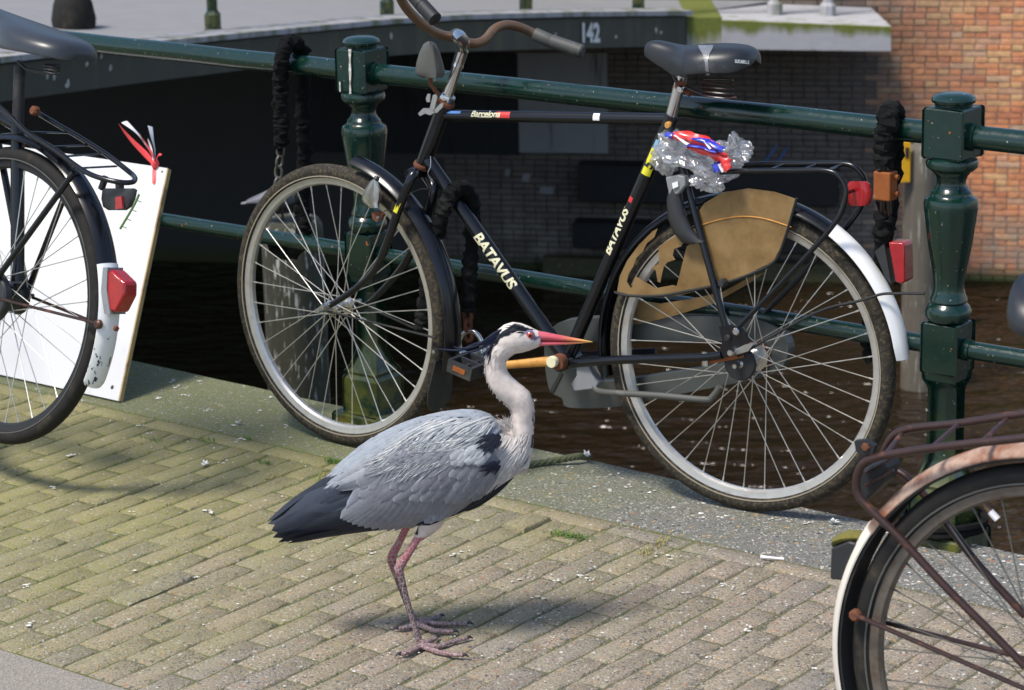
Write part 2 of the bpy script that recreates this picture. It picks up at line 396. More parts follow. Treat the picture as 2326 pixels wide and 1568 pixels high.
# kerb stones along the quay edge (real step to the water, level with the paving)
KB = .315
def kerb():
    m = MB(); cuts = [-9, -5.2, -3.4, -1.62, .18, 1.98, 3.8, 6, 9]
    for a, b in zip(cuts[:-1], cuts[1:]):
        a += .0025; b -= .0025
        top = [ST(a, edge_t(a)), ST(b, edge_t(b)), ST(b, KB), ST(a, KB)]
        low = [p + Vector((0, 0, -.22)) for p in top]
        n = 14; rings = []
        for k in range(n+1):
            u = k/n; s = lerp(a, b, u); e = edge_t(s); j = (mnoise.noise(Vector((s*9, 3, 1)))*.006)
            zz = mnoise.noise(Vector((s*5, 7, 1)))*.002
            rings.append([ST(s, e+j, -.22), ST(s, e+j, -.014), ST(s, e+j+.012, zz), ST(s, lerp(e, KB, .5), zz+.001), ST(s, KB-.006, 0), ST(s, KB, -.01), ST(s, KB, -.22)])
        m.loft(rings)
    return m.build('kerb', 'kerb_stone', None, .5, 'structure')
kerb()
m = MB(); a, b = -9, 9
m.add([ST(a, edge_t(a)+.06, -.22), ST(b, edge_t(b)+.06, -.22), ST(b, edge_t(b)+.06, -3), ST(a, edge_t(a)+.06, -3), ST(a, 1, -.22), ST(b, 1, -.22), ST(b, 1, -3), ST(a, 1, -3)],
      [(0, 1, 2, 3), (0, 4, 5, 1), (3, 2, 6, 7), (0, 3, 7, 4), (1, 5, 6, 2)])
m.build('quay_wall', 'quay_brick', None, None, 'structure')

# brick paving: joint bed, then the bricks one by one
PT1 = 1.6345
pav = sheet('pavement', [ST(-9, KB-.004, -.0042), ST(9, KB-.004, -.0042), ST(9, PT1+.01, -.0042), ST(-9, PT1+.01, -.0042)], 'joint_soil')
def brick_mesh(i, L, W):
    r = random.Random(i); h = .05; hx, hy = L/2, W/2
    def jt(x, y, z, a=.0016): return (x+r.uniform(-a, a), y+r.uniform(-a, a), z+r.uniform(-.0012, .0012))
    m = MB(); v = []
    bv = .005
    for z, dx in ((-h, 0), (-bv, 0), (-.0008, bv*.9)):
        n = 6 if L > .12 else 3
        ring = [(-hx+dx+(2*hx-2*dx)*k/n, -hy+dx) for k in range(n)] + [(hx-dx, -hy+dx), (hx-dx, 0)] + [(hx-dx-(2*hx-2*dx)*k/n, hy-dx) for k in range(n)] + [(-hx+dx, hy-dx), (-hx+dx, 0)]
        v.append([jt(x, y, z) for x, y in ring])
    m.loft(v); me = m.mesh('brick', .9); me.materials.append(MT['brick_paver']); return me
BL, BW = .208, .0665
full = [brick_mesh(i, BL-.0048, BW-.0048) for i in range(5)]
half = [brick_mesh(20+i, BL/2-.0048, BW-.0048) for i in range(3)]
border = [brick_mesh(40+i, BL-.006, BW-.006) for i in range(3)]
ang_t = math.atan2(RN.y, RN.x); ang_s = math.atan2(RD.y, RD.x)
def proj(p):
    d = Vector(p)-EYE; z = d.dot(FW); return CX+F*d.dot(RT)/z, CY-F*d.dot(UP)/z
spots = []
bt0 = KB+.003
s = -4.0
k = 0
while s < 4.2:                              # border course parallel to the kerb
    L = BL
    spots.append((s+L/2, bt0+BW/2, ang_s, 'b')); s += L
r0 = bt0+BW
row = 0; s = -3.0
while s < 3.6:
    off = (row % 2)*BL/2
    if random.random() < .12: off += random.uniform(-.03, .03)
    t = r0
    if off > .02:
        spots.append((s+BW/2, t+BL/4, ang_t, 'h')); t += BL/2
    while t + BL*.6 < PT1:
        if t+BL > PT1+.002:
            spots.append((s+BW/2, t+BL/4, ang_t, 'h')); break
        spots.append((s+BW/2, t+BL/2, ang_t, 'f')); t += BL
    else:
        if t + BL/2 <= PT1+.004: spots.append((s+BW/2, t+BL/4, ang_t, 'h'))
    s += BW; row += 1
vis = []; rest = []
for q in spots:
    p = ST(q[0], q[1]); x, y = proj(p)
    inside = -40 < x < 2366 and -20 < y < 1600
    (vis if inside else rest).append((q, depth(p)))
vis.sort(key=lambda a: a[1]); rest += vis[300:]; vis = vis[:300]
rb = random.Random(3)
special = {}
def place(q):
    s, t, an, kd = q
    z = rb.gauss(0, .0006); a = an + rb.gauss(0, .006)
    if rb.random() < .03: z += rb.choice((-.003, .004))
    if abs(s-.845) < .04 and abs(t-.47) < .1: z = .008         # the lifted brick ahead of the heron
    if abs(s-(-.22)) < .04 and abs(t-.55) < .12: z = -.0032    # the sunken one
    if abs(s-.40) < .035 and abs(t-1.15) < .1: z = .005
    z = max(z, -.0022); return ST(s, t, z), a
me_of = {'f': full, 'h': half, 'b': border}
for q, _ in vis:
    p, a = place(q)
    o = bpy.data.objects.new('brick', rb.choice(me_of[q[3]])); COL.objects.link(o)
    o.matrix_basis = Matrix.Translation(p) @ Matrix.Rotation(a, 4, 'Z') @ Matrix.Rotation(rb.gauss(0, .004), 4, 'X')
    attach(o, pav)
m = MB()
for q, _ in rest:
    p, a = place(q); me = rb.choice(me_of[q[3]]); M = Matrix.Translation(p) @ Matrix.Rotation(a, 4, 'Z')
    m.add([M @ v.co for v in me.vertices], [tuple(f.vertices) for f in me.polygons])
m.build('outer_bricks', 'brick_paver', pav, .9, 'stuff')

# pale stone band and street on the near side
m = MB()
for a, b in ((-9, -3.2), (-3.2, -1.1), (-1.1, .95), (.95, 3), (3, 9)):
    m.loft([[ST(s, PT1+.003, -.1), ST(s, PT1+.003, -.006), ST(s, PT1+.008, .001), ST(s, PT1+.4, .001), ST(s, PT1+.4, -.1)] for s in (a+.002, b-.002)])
m.build('stone_band', 'light_stone', None, .5, 'structure')
sheet('street', [ST(-40, PT1+.39, -.02), ST(40, PT1+.39, -.02), ST(40, 60, -.02), ST(-40, 60, -.02)], 'road_grey')

# bird droppings, moss crumbs and grit
def splats():
    m = MB(); r = random.Random(11)
    px = [(115, 355*0+1108), (257, 1108), (270, 1115), (170, 1035), (325, 968), (345, 985), (462, 1055), (520, 1050), (305, 1200*0+1167), (470, 1165), (66, 1420), (430, 1310), (690, 1200), (660, 1232), (60, 1335), (300, 1300), (760, 1340),
          (1175, 1322), (1340, 1318), (1320, 1310), (950, 1348), (1215, 1358), (1230, 1400), (1545, 1440), (1610, 1560*0+1490), (1690, 1355), (1655, 1335), (1600, 1430), (1500, 1262), (1520, 1275), (1570, 1350), (840, 1255), (1040, 1260), (1260, 1082), (1590, 1175), (1640, 1178), (1830, 1190), (1895, 1185), (1760, 1178), (540, 968), (470, 935), (420, 900), (395, 880), (650, 970), (620, 905), (480, 1020), (390, 868), (545, 1000), (360, 905), (455, 868), (700, 950), (590, 935), (1260, 1320), (1700, 1430), (1430, 1110), (1480, 1120), (1400, 1078), (1290, 1062)]
    for x, y in px:
        p = at_z(x, y); n = r.choice((3, 4, 7))
        for _ in range(n):
            c = p + Vector((r.gauss(0, .0075), r.gauss(0, .008), 0)); R = r.uniform(.0012, .0065)*r.uniform(.5, 1); k = 9
            poly = [c + Vector((math.cos(a)*R*r.uniform(.5, 1.3)*1.2, math.sin(a)*R*r.uniform(.5, 1.3), .0025)) for a in [2*math.pi*i/k for i in range(k)]]
            m.add(poly + [c+Vector((0, 0, .0042))], [(i, (i+1) % k, k) for i in range(k)])
    for _ in range(450):
        s, t = r.uniform(-1.3, 2.0), r.uniform(-.02, 1.62); c = ST(s, t, .002); R = r.uniform(.0012, .0034)
        poly = [c + Vector((math.cos(a)*R*r.uniform(.5, 1.3), math.sin(a)*R*r.uniform(.5, 1.3), .001)) for a in [2*math.pi*i/5 for i in range(5)]]
        m.add(poly + [c+Vector((0, 0, R*.8))], [(i, (i+1) % 5, 5) for i in range(5)])
    o = m.build('bird_droppings', 'dropping', None, None, 'stuff'); tag(o, 'white bird droppings splashed over paving bricks and kerb stones', 'droppings')
splats()
def grass():
    r = random.Random(5); m = MB(); d = MB()
    def blade(mb, c, h):
        a = r.uniform(0, 6.28); ln = Vector((math.cos(a), math.sin(a), 0)); sd = Vector((-ln.y, ln.x, 0))*r.uniform(.0006, .0013); le = h*r.uniform(.3, 1.2)
        mb.add([c-sd, c+sd, c+ln*le*.5+sd*.7+Vector((0, 0, h*.7)), c+ln*le*.5-sd*.7+Vector((0, 0, h*.7)), c+ln*le+Vector((0, 0, h*.75))], [(0, 1, 2, 3), (3, 2, 4)])
    for (x, y, sx, n, h) in ((1275, 1217, .018, 90, .011), (1310, 1222, .022, 110, .012), (758, 1052, .012, 80, .016), (600, 1052, .015, 40, .01), (560, 998, .01, 30, .01), (470, 1000, .02, 40, .008), (350, 1000, .02, 40, .008), (735, 1095, .02, 20, .01)):
        p = at_z(x, y)
        for _ in range(n): blade(m, p+RD*r.gauss(0, sx)+RN*r.gauss(0, sx*.4), h*r.uniform(.5, 1.2))
    for (x, y, sx, n, h) in ((1505, 1232, .02, 60, .011), (1470, 1255, .018, 40, .009), (740, 1080, .02, 40, .009), (620, 1085, .02, 30, .008)):
        p = at_z(x, y)
        for _ in range(n): blade(d, p+RN*r.gauss(0, sx)+RD*r.gauss(0, sx*.4), h*r.uniform(.5, 1.2))
    for _ in range(2600):                    # thin moss fringe in the joints
        i = r.randint(-20, 30); s = -3.0+BW*round((r.uniform(-1.2, 1.6)+3.0)/BW); t = r.uniform(.38, 1.6)
        if r.random() > .75-.25*s: continue
        blade(m, ST(s+r.gauss(0, .0015), t, -.006), r.uniform(.006, .011))
    tag(m.build('grass', 'grass', None, None, 'stuff'), 'green grass and moss tufts growing in the brick joints', 'grass')
    tag(d.build('dry_grass', 'dry_grass', None, None, 'stuff'), 'yellowed dry grass tufts along the edge of the kerb', 'dry grass')
grass()

# ------------------------------------------------------------------ far canal wall
WA = at_z(2200, 640, WZ); WB = at_z(1230, 615, WZ)
WD = (WA-WB); WD.z = 0; WD.normalize(); WN = Vector((WD.y, -WD.x, 0))     # WN towards the camera
def on_wall(x, y, off=0.): return at_plane(x, y, WA+WN*off, WN)
def wall_uv(p): q = Vector(p)-WA; return q.dot(WD), p[2]
def WP(u, z, off=0.): return WA + WD*u + WN*off + Vector((0, 0, z-WZ))
wall = thing('canal_wall', WA, 'tall red and orange brick canal wall rising from the water beside the bridge', 'brick wall')
um, _ = wall_uv(on_wall(1180, 600)); u0, z0 = wall_uv(on_wall(1960, 640)); u1 = wall_uv(on_wall(2420, 300))[0]
m = MB(); m.box(WP(-1, .2, -.281), WD*9, WN*.28, Vector((0, 0, 2.8))); m.build('mortar_bed', 'mortar', wall, None)
CH, SL, JT = .0385, .15, .0055
def wbrick(L):
    m = MB(); hx, hz, d = (L-JT)/2, (CH-JT)/2, .02
    rings = []
    for y, e in ((d, 0), (-.004, 0), (-.008, .003)):
        rings.append([(-hx+e, y, -hz+e), (hx-e, y, -hz+e), (hx-e, y, hz-e), (-hx+e, y, hz-e)])
    m.loft(rings); me = m.mesh('brick', .9); me.materials.append(MT['wall_brick']); return me
WS, WH_ = wbrick(SL), wbrick(SL/2)
ang_w = math.atan2(WD.y, WD.x)
cand = []
for c in range(int((2.4-WZ)/CH)):
    z = WZ+.005+(c+.5)*CH; ln = SL if c % 2 else SL/2
    u = -9 + (c % 4 == 3)*SL/2 + (0 if c % 2 else SL/4) + random.uniform(-.004, .004)
    while u < 3.2:
        p = WP(u, z); x, y = proj(p)
        if 1000 < x < 2420 and -60 < y < 660: cand.append((u, z, ln, x, y))
        u += ln
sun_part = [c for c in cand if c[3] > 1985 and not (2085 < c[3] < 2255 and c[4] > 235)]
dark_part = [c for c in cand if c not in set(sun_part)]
sun_part.sort(key=lambda c: (-1 if 0 < c[3] < 2326 and c[4] > 0 else 0, -c[2], -c[3]))
rw = random.Random(8)
def wmat(u, z): return Matrix.Translation(WP(u, z, rw.uniform(-.001, .003))) @ Matrix.Rotation(ang_w, 4, 'Z') @ Matrix.Rotation(rw.gauss(0, .006), 4, 'Y')
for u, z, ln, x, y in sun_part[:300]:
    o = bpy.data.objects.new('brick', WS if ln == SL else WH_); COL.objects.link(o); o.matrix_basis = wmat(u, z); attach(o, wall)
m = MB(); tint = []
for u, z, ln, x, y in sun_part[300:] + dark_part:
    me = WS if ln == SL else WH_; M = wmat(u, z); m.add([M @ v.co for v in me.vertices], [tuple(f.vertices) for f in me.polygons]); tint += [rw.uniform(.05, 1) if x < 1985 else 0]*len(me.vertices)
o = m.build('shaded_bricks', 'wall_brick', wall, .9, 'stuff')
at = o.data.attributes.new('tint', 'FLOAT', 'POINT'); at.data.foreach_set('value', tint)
def wall_rect(mb, x0, y0, x1, y1, d0, d1):
    ua, za = wall_uv(on_wall(x0, y1)); ub, zb = wall_uv(on_wall(x1, y0))
    mb.box(WP((ua+ub)/2, (za+zb)/2, (d0+d1)/2), WD*(ub-ua)/2, WN*(d1-d0)/2, Vector((0, 0, (zb-za)/2)))
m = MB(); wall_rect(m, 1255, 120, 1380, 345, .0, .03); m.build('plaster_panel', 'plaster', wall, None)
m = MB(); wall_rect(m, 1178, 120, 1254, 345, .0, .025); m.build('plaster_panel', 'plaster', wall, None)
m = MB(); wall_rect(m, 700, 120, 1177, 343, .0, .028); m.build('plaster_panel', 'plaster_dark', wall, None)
for (x0, y0, x1, y1) in ((1752, 330, 1757, 372), (1776, 335, 1781, 378)):
    a = on_wall(x0-16, y1, .02); b = on_wall(x1+8, y0, .02); e = Vector((.006, 0, 0))
    MB().add([a-e, a+e, b+e, b-e], [(0, 1, 2, 3)]).build('graffiti_stroke', 'blue_paint', wall, None)
for (x0, y0, x1, y1) in ((1345, 368, 1385, 392), (1392, 366, 1425, 382), (1185, 395, 1205, 412), (1145, 385, 1160, 400), (1225, 425, 1260, 440)):
    a = on_wall(x0, y1, .013); b = on_wall(x1, y0, .013); c = on_wall(x0+3, y0-1, .013); d = on_wall(x1-4, y1+2, .013)
    MB().add([a, d, b, c], [(0, 1, 2, 3)]).build('lime_stain', 'plaster', wall, None)
# timber fenders along the foot of the wall
def timber(name, label, x0, y0, x1, y1, d, mat, grp=None):
    m = MB(); wall_rect(m, x0, y0, x1, y1, .012, d); o = m.build(name, mat, None, None, bevel=.006); tag(o, label, 'beam', grp)
timber('fender_beam', 'upper dark wet timber balk fixed along the canal wall', 1325, 372, 1905, 442, .22, 'wet_timber')
timber('fender_beam', 'lower dark wet timber balk fixed along the canal wall', 1312, 505, 1890, 548, .20, 'wet_timber')
timber('stone_ledge', 'mossy green stone ledge at the waterline of the canal wall', 1240, 596, 2030, 622, .12, 'quay_brick')

# ------------------------------------------------------------------ bridge
br = thing('bridge', at_y(800, 200, 14.), 'low road bridge with dark fascia beam numbered 142 and pale deck', 'bridge')
top_px = [(-260, 172), (-100, 160), (40, 143), (300, 116), (600, 86), (860, 61), (1040, 49), (1300, 42), (1566, 39)]
bot_px = [(-260, 268), (-100, 246), (40, 226), (300, 191), (620, 151), (860, 129), (1000, 119), (1300, 110), (1566, 105)]
def fdist(x): return lerp(11.6, 15.3, (x-40)/1526)
nx = 40; T_, B_ = [], []
for i in range(nx+1):
    x = lerp(-260, 1566, i/nx); g = fdist(x)
    T_.append(at_y(x, interp(x, *zip(*top_px)), g)); B_.append(at_y(x, interp(x, *zip(*bot_px)), g))
bk = Vector((-.62, .78, 0))                # along the canal, away
m = MB(); rings = [[t, t+bk*.35, b+bk*.35, b] for t, b in zip(T_, B_)]
m.loft(rings); m.build('fascia_beam', 'fascia', br, .5)
m = MB(); lip = [[t+Vector((0, 0, .012))-bk*.03, t+Vector((0, 0, .04))-bk*.03, t+Vector((0, 0, .04))+bk*.16, t+Vector((0, 0, .012))+bk*.16] for t in T_]; m.loft(lip); m.build('deck_kerb', 'mossy_concrete', br, .5)
m = MB(); rings = [[t+bk*.14+Vector((0, 0, -.004)), t+bk*26+Vector((0, 0, .1)), b+bk*26+Vector((0, 0, .02)), b+bk*.3+Vector((0, 0, .02))] for t, b in zip(T_, B_)]
e = T_[-1]-T_[-2]; last = [p + Vector((e.x, e.y, 0))*30 for p in rings[-1]]; m.loft(rings+[last]); m.build('deck', 'road_grey', br, .5)
# concrete end block
EB0, EB1 = 1566, 2024
def eb(x, y): return at_y(x, y, lerp(15.25, 15.05, (x-1566)/458))
m = MB(); n = 24; rings = []
for i in range(n+1):
    x = lerp(1640, EB1, i/n); t = eb(x, lerp(47, 62, (x-1640)/384)); b = eb(x, lerp(112, 117, (x-1640)/384)); q = Vector((0, 1.6, 0))
    mid = t.lerp(b, .3); mid2 = t.lerp(b, .65)
    rings.append([t+q, t+Vector((0, .02, .005)), t, mid, mid2, b, b+q])
m.loft(rings); o = m.build('end_block', 'mossy_concrete', br, .5)
def hattr(o, vals): a = o.data.attributes.new('h', 'FLOAT', 'POINT'); a.data.foreach_set('value', vals)
hattr(o, [.3, .6, 1, .74, .38, 0, 0]*(n+1))
m = MB(); rings = []
for x in (1562, 1590, 1615, 1641):
    t = eb(x, 42); b = eb(x, 113); q = Vector((0, 1.6, 0)); o_ = Vector((0, .03, 0)); rings.append([t+q+o_, t+o_, t.lerp(b, .5)+o_, b+o_, b+q+o_])
m.loft(rings); o = m.build('bearing_stone', 'mossy_concrete', br, .5); hattr(o, [1.2, 1.2, .85, .6, .6]*4)
# soffit slab behind the end block
m = MB(); a = eb(1560, 118); b = eb(2030, 122)
m.add([a+Vector((0, .1, 0)), b+Vector((0, .1, 0)), b+Vector((-.1, 3, -.03)), a+Vector((0, 3, -.03)), a+Vector((0, .1, .12)), b+Vector((0, .1, .12)), b+Vector((-.1, 3, .12)), a+Vector((0, 3, .12))], [(0, 1, 2, 3), (4, 5, 6, 7), (0, 1, 5, 4), (1, 2, 6, 5)])
m.build('soffit', 'wet_timber', br, None)
# droppings streaks on the beam
m = MB(); rr = random.Random(4)
for (x, y, h) in ((108, 155, 26), (124, 165, 18), (395*0+155, 180, 20), (198, 140, 12), (252, 148, 14), (230, 122, 12), (150, 190, 10), (888, 74, 16), (1490, 62, 14), (1502, 70, 8), (1262, 75, 6), (700, 110, 10), (560, 118, 14), (1700*0+1400, 80, 8)):
    g = fdist(x)-.012; a = at_y(x, y, g); b = at_y(x+rr.uniform(-2, 2), y+h, g); wd = Vector((.008, 0, 0))
    m.add([a-wd*.4, a+wd*.4, a.lerp(b, .5)+wd, b+wd*.3, b-wd*.3, a.lerp(b, .5)-wd*.8], [(0, 1, 2, 3, 4, 5)])
m.build('dropping_streak', 'dropping', br, None, 'stuff')

def text_mesh(txt, size, bold=.0, shear=0., space=1.):
    cu = bpy.data.curves.new('t', 'FONT'); cu.body = txt; cu.size = size; cu.offset = bold; cu.shear = shear; cu.space_character = space
    cu.align_x = 'CENTER'; cu.align_y = 'CENTER'; cu.resolution_u = 3
    o = bpy.data.objects.new('t', cu); COL.objects.link(o); dg = bpy.context.evaluated_depsgraph_get(); dg.update()
    me = bpy.data.meshes.new_from_object(o.evaluated_get(dg)); bpy.data.objects.remove(o); return me
def place_mesh(me, name, mat, parent, fn):
    for v in me.vertices: v.co = fn(v.co)
    me.materials.clear(); me.materials.append(MT[mat]); o = bpy.data.objects.new(name, me); COL.objects.link(o); attach(o, parent); return o
ca = at_y(1318, 77, fdist(1318)-.015); cb = at_y(1363, 77, fdist(1363)-.015); ctr = (ca+cb)/2; ux = (cb-ca).normalized()
tm = text_mesh('142', .15, .006); wsc = (cb-ca).length/max(v.co.x for v in tm.vertices)/2
place_mesh(tm, 'bridge_number', 'letter_white', br, lambda c: ctr + ux*c.x*wsc + Vector((0, 0, 1))*c.y*1.0)
# bridge railing: cast posts with foot blocks and two rails
def bridge_post(x, y, w, mat, g):
    p = at_y(x, y, g); sc = mpp(p)*w/2; m = MB()
    m.lathe([(sc*1.5, -.01), (sc*1.5, .015), (sc*1.15, .03), (sc*1.15, .10), (sc*.75, .12), (sc*.75, .95), (sc*1.1, .97), (sc*1.1, 1.08), (sc*.6, 1.1)], p, 8); o = m.build('railing_post', mat, br, .5); return p
ps = []
for (x, y, w) in ((-120, 132, 34), (105*0+180, 100, 0), (485, 78, 34), (880, 46, 30), (1195, 33, 28), (1450, 28, 26)):
    if w: ps.append(bridge_post(x, y, w, 'green_paint', fdist(x)+.3))
for (x, y, w) in ((1760, 46, 32), (1880, 50, 32)):
    ps.append(bridge_post(x, y, w, 'mossy_concrete', 15.5))
for h in (.5, .98):
    m = MB(); m.tube([p+Vector((0, 0, h)) for p in ps], .022, 8); m.build('railing_bar', 'green_paint', br)
m = MB(); p = at_y(168, 52, fdist(168)+1.3)
m.lathe([(.11, -.02), (.115, .02), (.10, .10), (.075, .17), (.03, .2)], p, 16); tag(m.build('rubber_foot', 'rubber', None), 'dark rounded rubber block standing on the bridge deck', 'rubber block')
# far bank behind the deck: a plain dark-shuttered house front, only its foot could show
# ------------------------------------------------------------------ mooring piles
def pile(px_top, px_w, Y, z_low, mat, label, lean=0., name='mooring_pile', slope=0.):
    p = at_y(*px_top, Y); R = px_w*mpp(p)/2; rings = []; n = 14; H = p.z-z_low; r = random.Random(int(px_top[0]))
    zs = [0, .02, .05]+[H*k/10 for k in range(1, 11)]
    m = MB()
    for i, d in enumerate(zs):
        sc = .86 if i == 0 else (.97 if i == 1 else 1+.12*(d/H))
        c = p + Vector((lean*d, 0, -d)); ring = []
        for k in range(22):
            a = 2*math.pi*k/22; rad = R*sc*(1+.05*mnoise.noise(Vector((math.cos(a)*2.3, math.sin(a)*2.3, d*.6+px_top[0]))) - (.05 if k % 5 == 0 else 0))
            ring.append(c + Vector((math.cos(a)*rad, math.sin(a)*rad, slope*math.cos(a) if i < 2 else 0)))
        rings.append(ring)
    m.loft(rings); return tag(m.build(name, mat, None, .8), label, 'pile')
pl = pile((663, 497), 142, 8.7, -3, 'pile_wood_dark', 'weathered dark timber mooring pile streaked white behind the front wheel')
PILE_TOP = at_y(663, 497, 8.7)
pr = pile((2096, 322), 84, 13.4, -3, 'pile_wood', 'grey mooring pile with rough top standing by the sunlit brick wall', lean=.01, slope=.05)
c = at_y(2047, 368, 13.32); k_ = mpp(c)
ys = thing('yellow_sign', c, 'yellow panel with black mark fixed to the grey mooring pile', 'sign')
m = MB(); m.box(c, (20*k_, 0, 0), (0, .012, 0), (0, 0, 46*k_)); m.build('panel', 'yellow_sign', ys, None)
m = MB(); m.box(c+Vector((12*k_, -.014, 22*k_)), (4*k_, 0, 0), (0, .003, 0), (0, 0, 12*k_)); m.build('mark', 'letter_dark', ys, None)
m = MB(); m.box(c+Vector((26*k_, .02, 0)), (22*k_, 0, 0), (0, .01, 0), (0, 0, 3*k_)); m.build('bracket', 'rust', ys, None)

# ------------------------------------------------------------------ railing
rl = thing('railing', P1, 'dark green cast iron quay railing with turned posts and two round rails', 'railing')
HR, HL = .8965, .4344
def boxring(c, h, z, ch=.004):
    pts = []
    for sx, sy in ((-1, -1), (1, -1), (1, 1), (-1, 1)):
        for (a, b) in (((ch, 0), (0, ch)) if (sx*sy > 0) else ((0, ch), (ch, 0))):
            pts.append(c + RD*(sx*(h-a)) + RN*(sy*(h-b)) + Vector((0, 0, z)))
    return pts
def pz(y): return at_y(2162, y, P2.y-.045).z            # heights read off the turned post beside the tail lamp
def post_meshes(P):
    lower = MB(); up = MB(); mid = MB(); cap = MB(); boxm = MB(); plate = MB()
    b0, b1 = pz(853), pz(741)
    plate.loft([boxring(P, .079, -.03), boxring(P, .079, .018), boxring(P, .074, .026)])
    lower.loft([boxring(P, .058, .02), boxring(P, .058, .112, .005), boxring(P, .053, .122, .006), boxring(P, .055, .130, .006), boxring(P, .045, .145, .008), boxring(P, .036, .18, .012), boxring(P, .035, .20, .016), boxring(P, .035, pz(898), .016), boxring(P, .036, pz(888), .013), boxring(P, .041, pz(872), .006), boxring(P, .0415, b0-.001, .004)])
    boxm.loft([boxring(P, .0425, b0-.002), boxring(P, .0445, b0+.003), boxring(P, .0445, b1-.003), boxring(P, .042, b1)])
    pr = [(30, 741), (45, 738), (50.5, 728), (51, 717), (47, 706), (41, 701), (39, 698), (41.5, 694), (41, 689), (36, 677), (33.5, 666), (34, 650), (36.6, 630), (43, 596), (49, 562), (55, 515), (59.5, 481), (60, 471), (57, 460), (47, 454), (44, 449), (44, 444), (38, 438), (32, 428), (31.5, 418), (35, 408), (40, 402), (41, 398), (47, 396), (56, 388), (58, 379), (55, 370), (47, 366), (40, 364)]
    mid.lathe([(r*.000965, pz(y)) for r, y in pr], P, 28)
    h0, h1 = pz(367), pz(250)
    up.loft([boxring(P, .046, h0), boxring(P, .0495, h0+.005), boxring(P, .0495, h1-.004), boxring(P, .047, h1)])
    cap.lathe([(.039, h1-.002), (.040, pz(243)), (.0455, pz(240)), (.047, pz(234)), (.045, pz(228)), (.036, pz(222)), (.02, pz(218.5)), (.004, pz(218))], P, 28)
    return (('foot_plate', plate), ('pedestal', lower), ('lower_block', boxm), ('turned_shaft', mid), ('head_block', up), ('cap', cap))
# the fitted heights: shift block positions so the head block sits on the upper rail
for k in (-1, 0, 1, 2):
    P = ST(k*SP, 0); pm = post_meshes(P); parts = dict(pm)
    post = parts['turned_shaft'].build('post', 'green_paint', rl, .6)
    for nm, mb in pm:
        if nm != 'turned_shaft': mb.build(nm, 'green_paint', post, .5)
    if k == 0:
        def rp0(x, y): return at_plane(x, y, ST(0, .0503), RN)
        MB().add([rp0(*q) for q in ((791, 112), (798, 112), (796, 140), (798, 165), (796, 190), (798, 213), (793, 214), (794, 188), (792, 160), (793, 138))], [(0, 1, 2, 9), (9, 2, 3, 8), (8, 3, 4, 7), (7, 4, 5, 6)]).build('dropping_streak', 'dropping', post, None)
        MB().add([rp0(*q) for q in ((770, 186), (773, 186), (774, 208), (771, 209))], [(0, 1, 2, 3)]).build('dropping_streak', 'dropping', post, None)
for h, r_, nm in ((HR, .0255, 'top_rail'), (HL, .0200, 'lower_rail')):
    for k in (-2, -1, 0, 1, 2):
        a = ST(k*SP+.03, 0, h); b = ST((k+1)*SP-.03, 0, h); m = MB()
        pts = [a.lerp(b, i/24) + Vector((0, 0, mnoise.noise(Vector((i*.3, k, h)))*.0015)) for i in range(25)]
        m.tube(pts, r_, 16); o = m.build(nm, 'green_paint', rl)
        for e, d in ((a, 1), (b, -1)):
            MB().tube([e+RD*d*.012, e+RD*d*.028], r_*1.18, 16).build('rail_collar', 'green_paint', o)
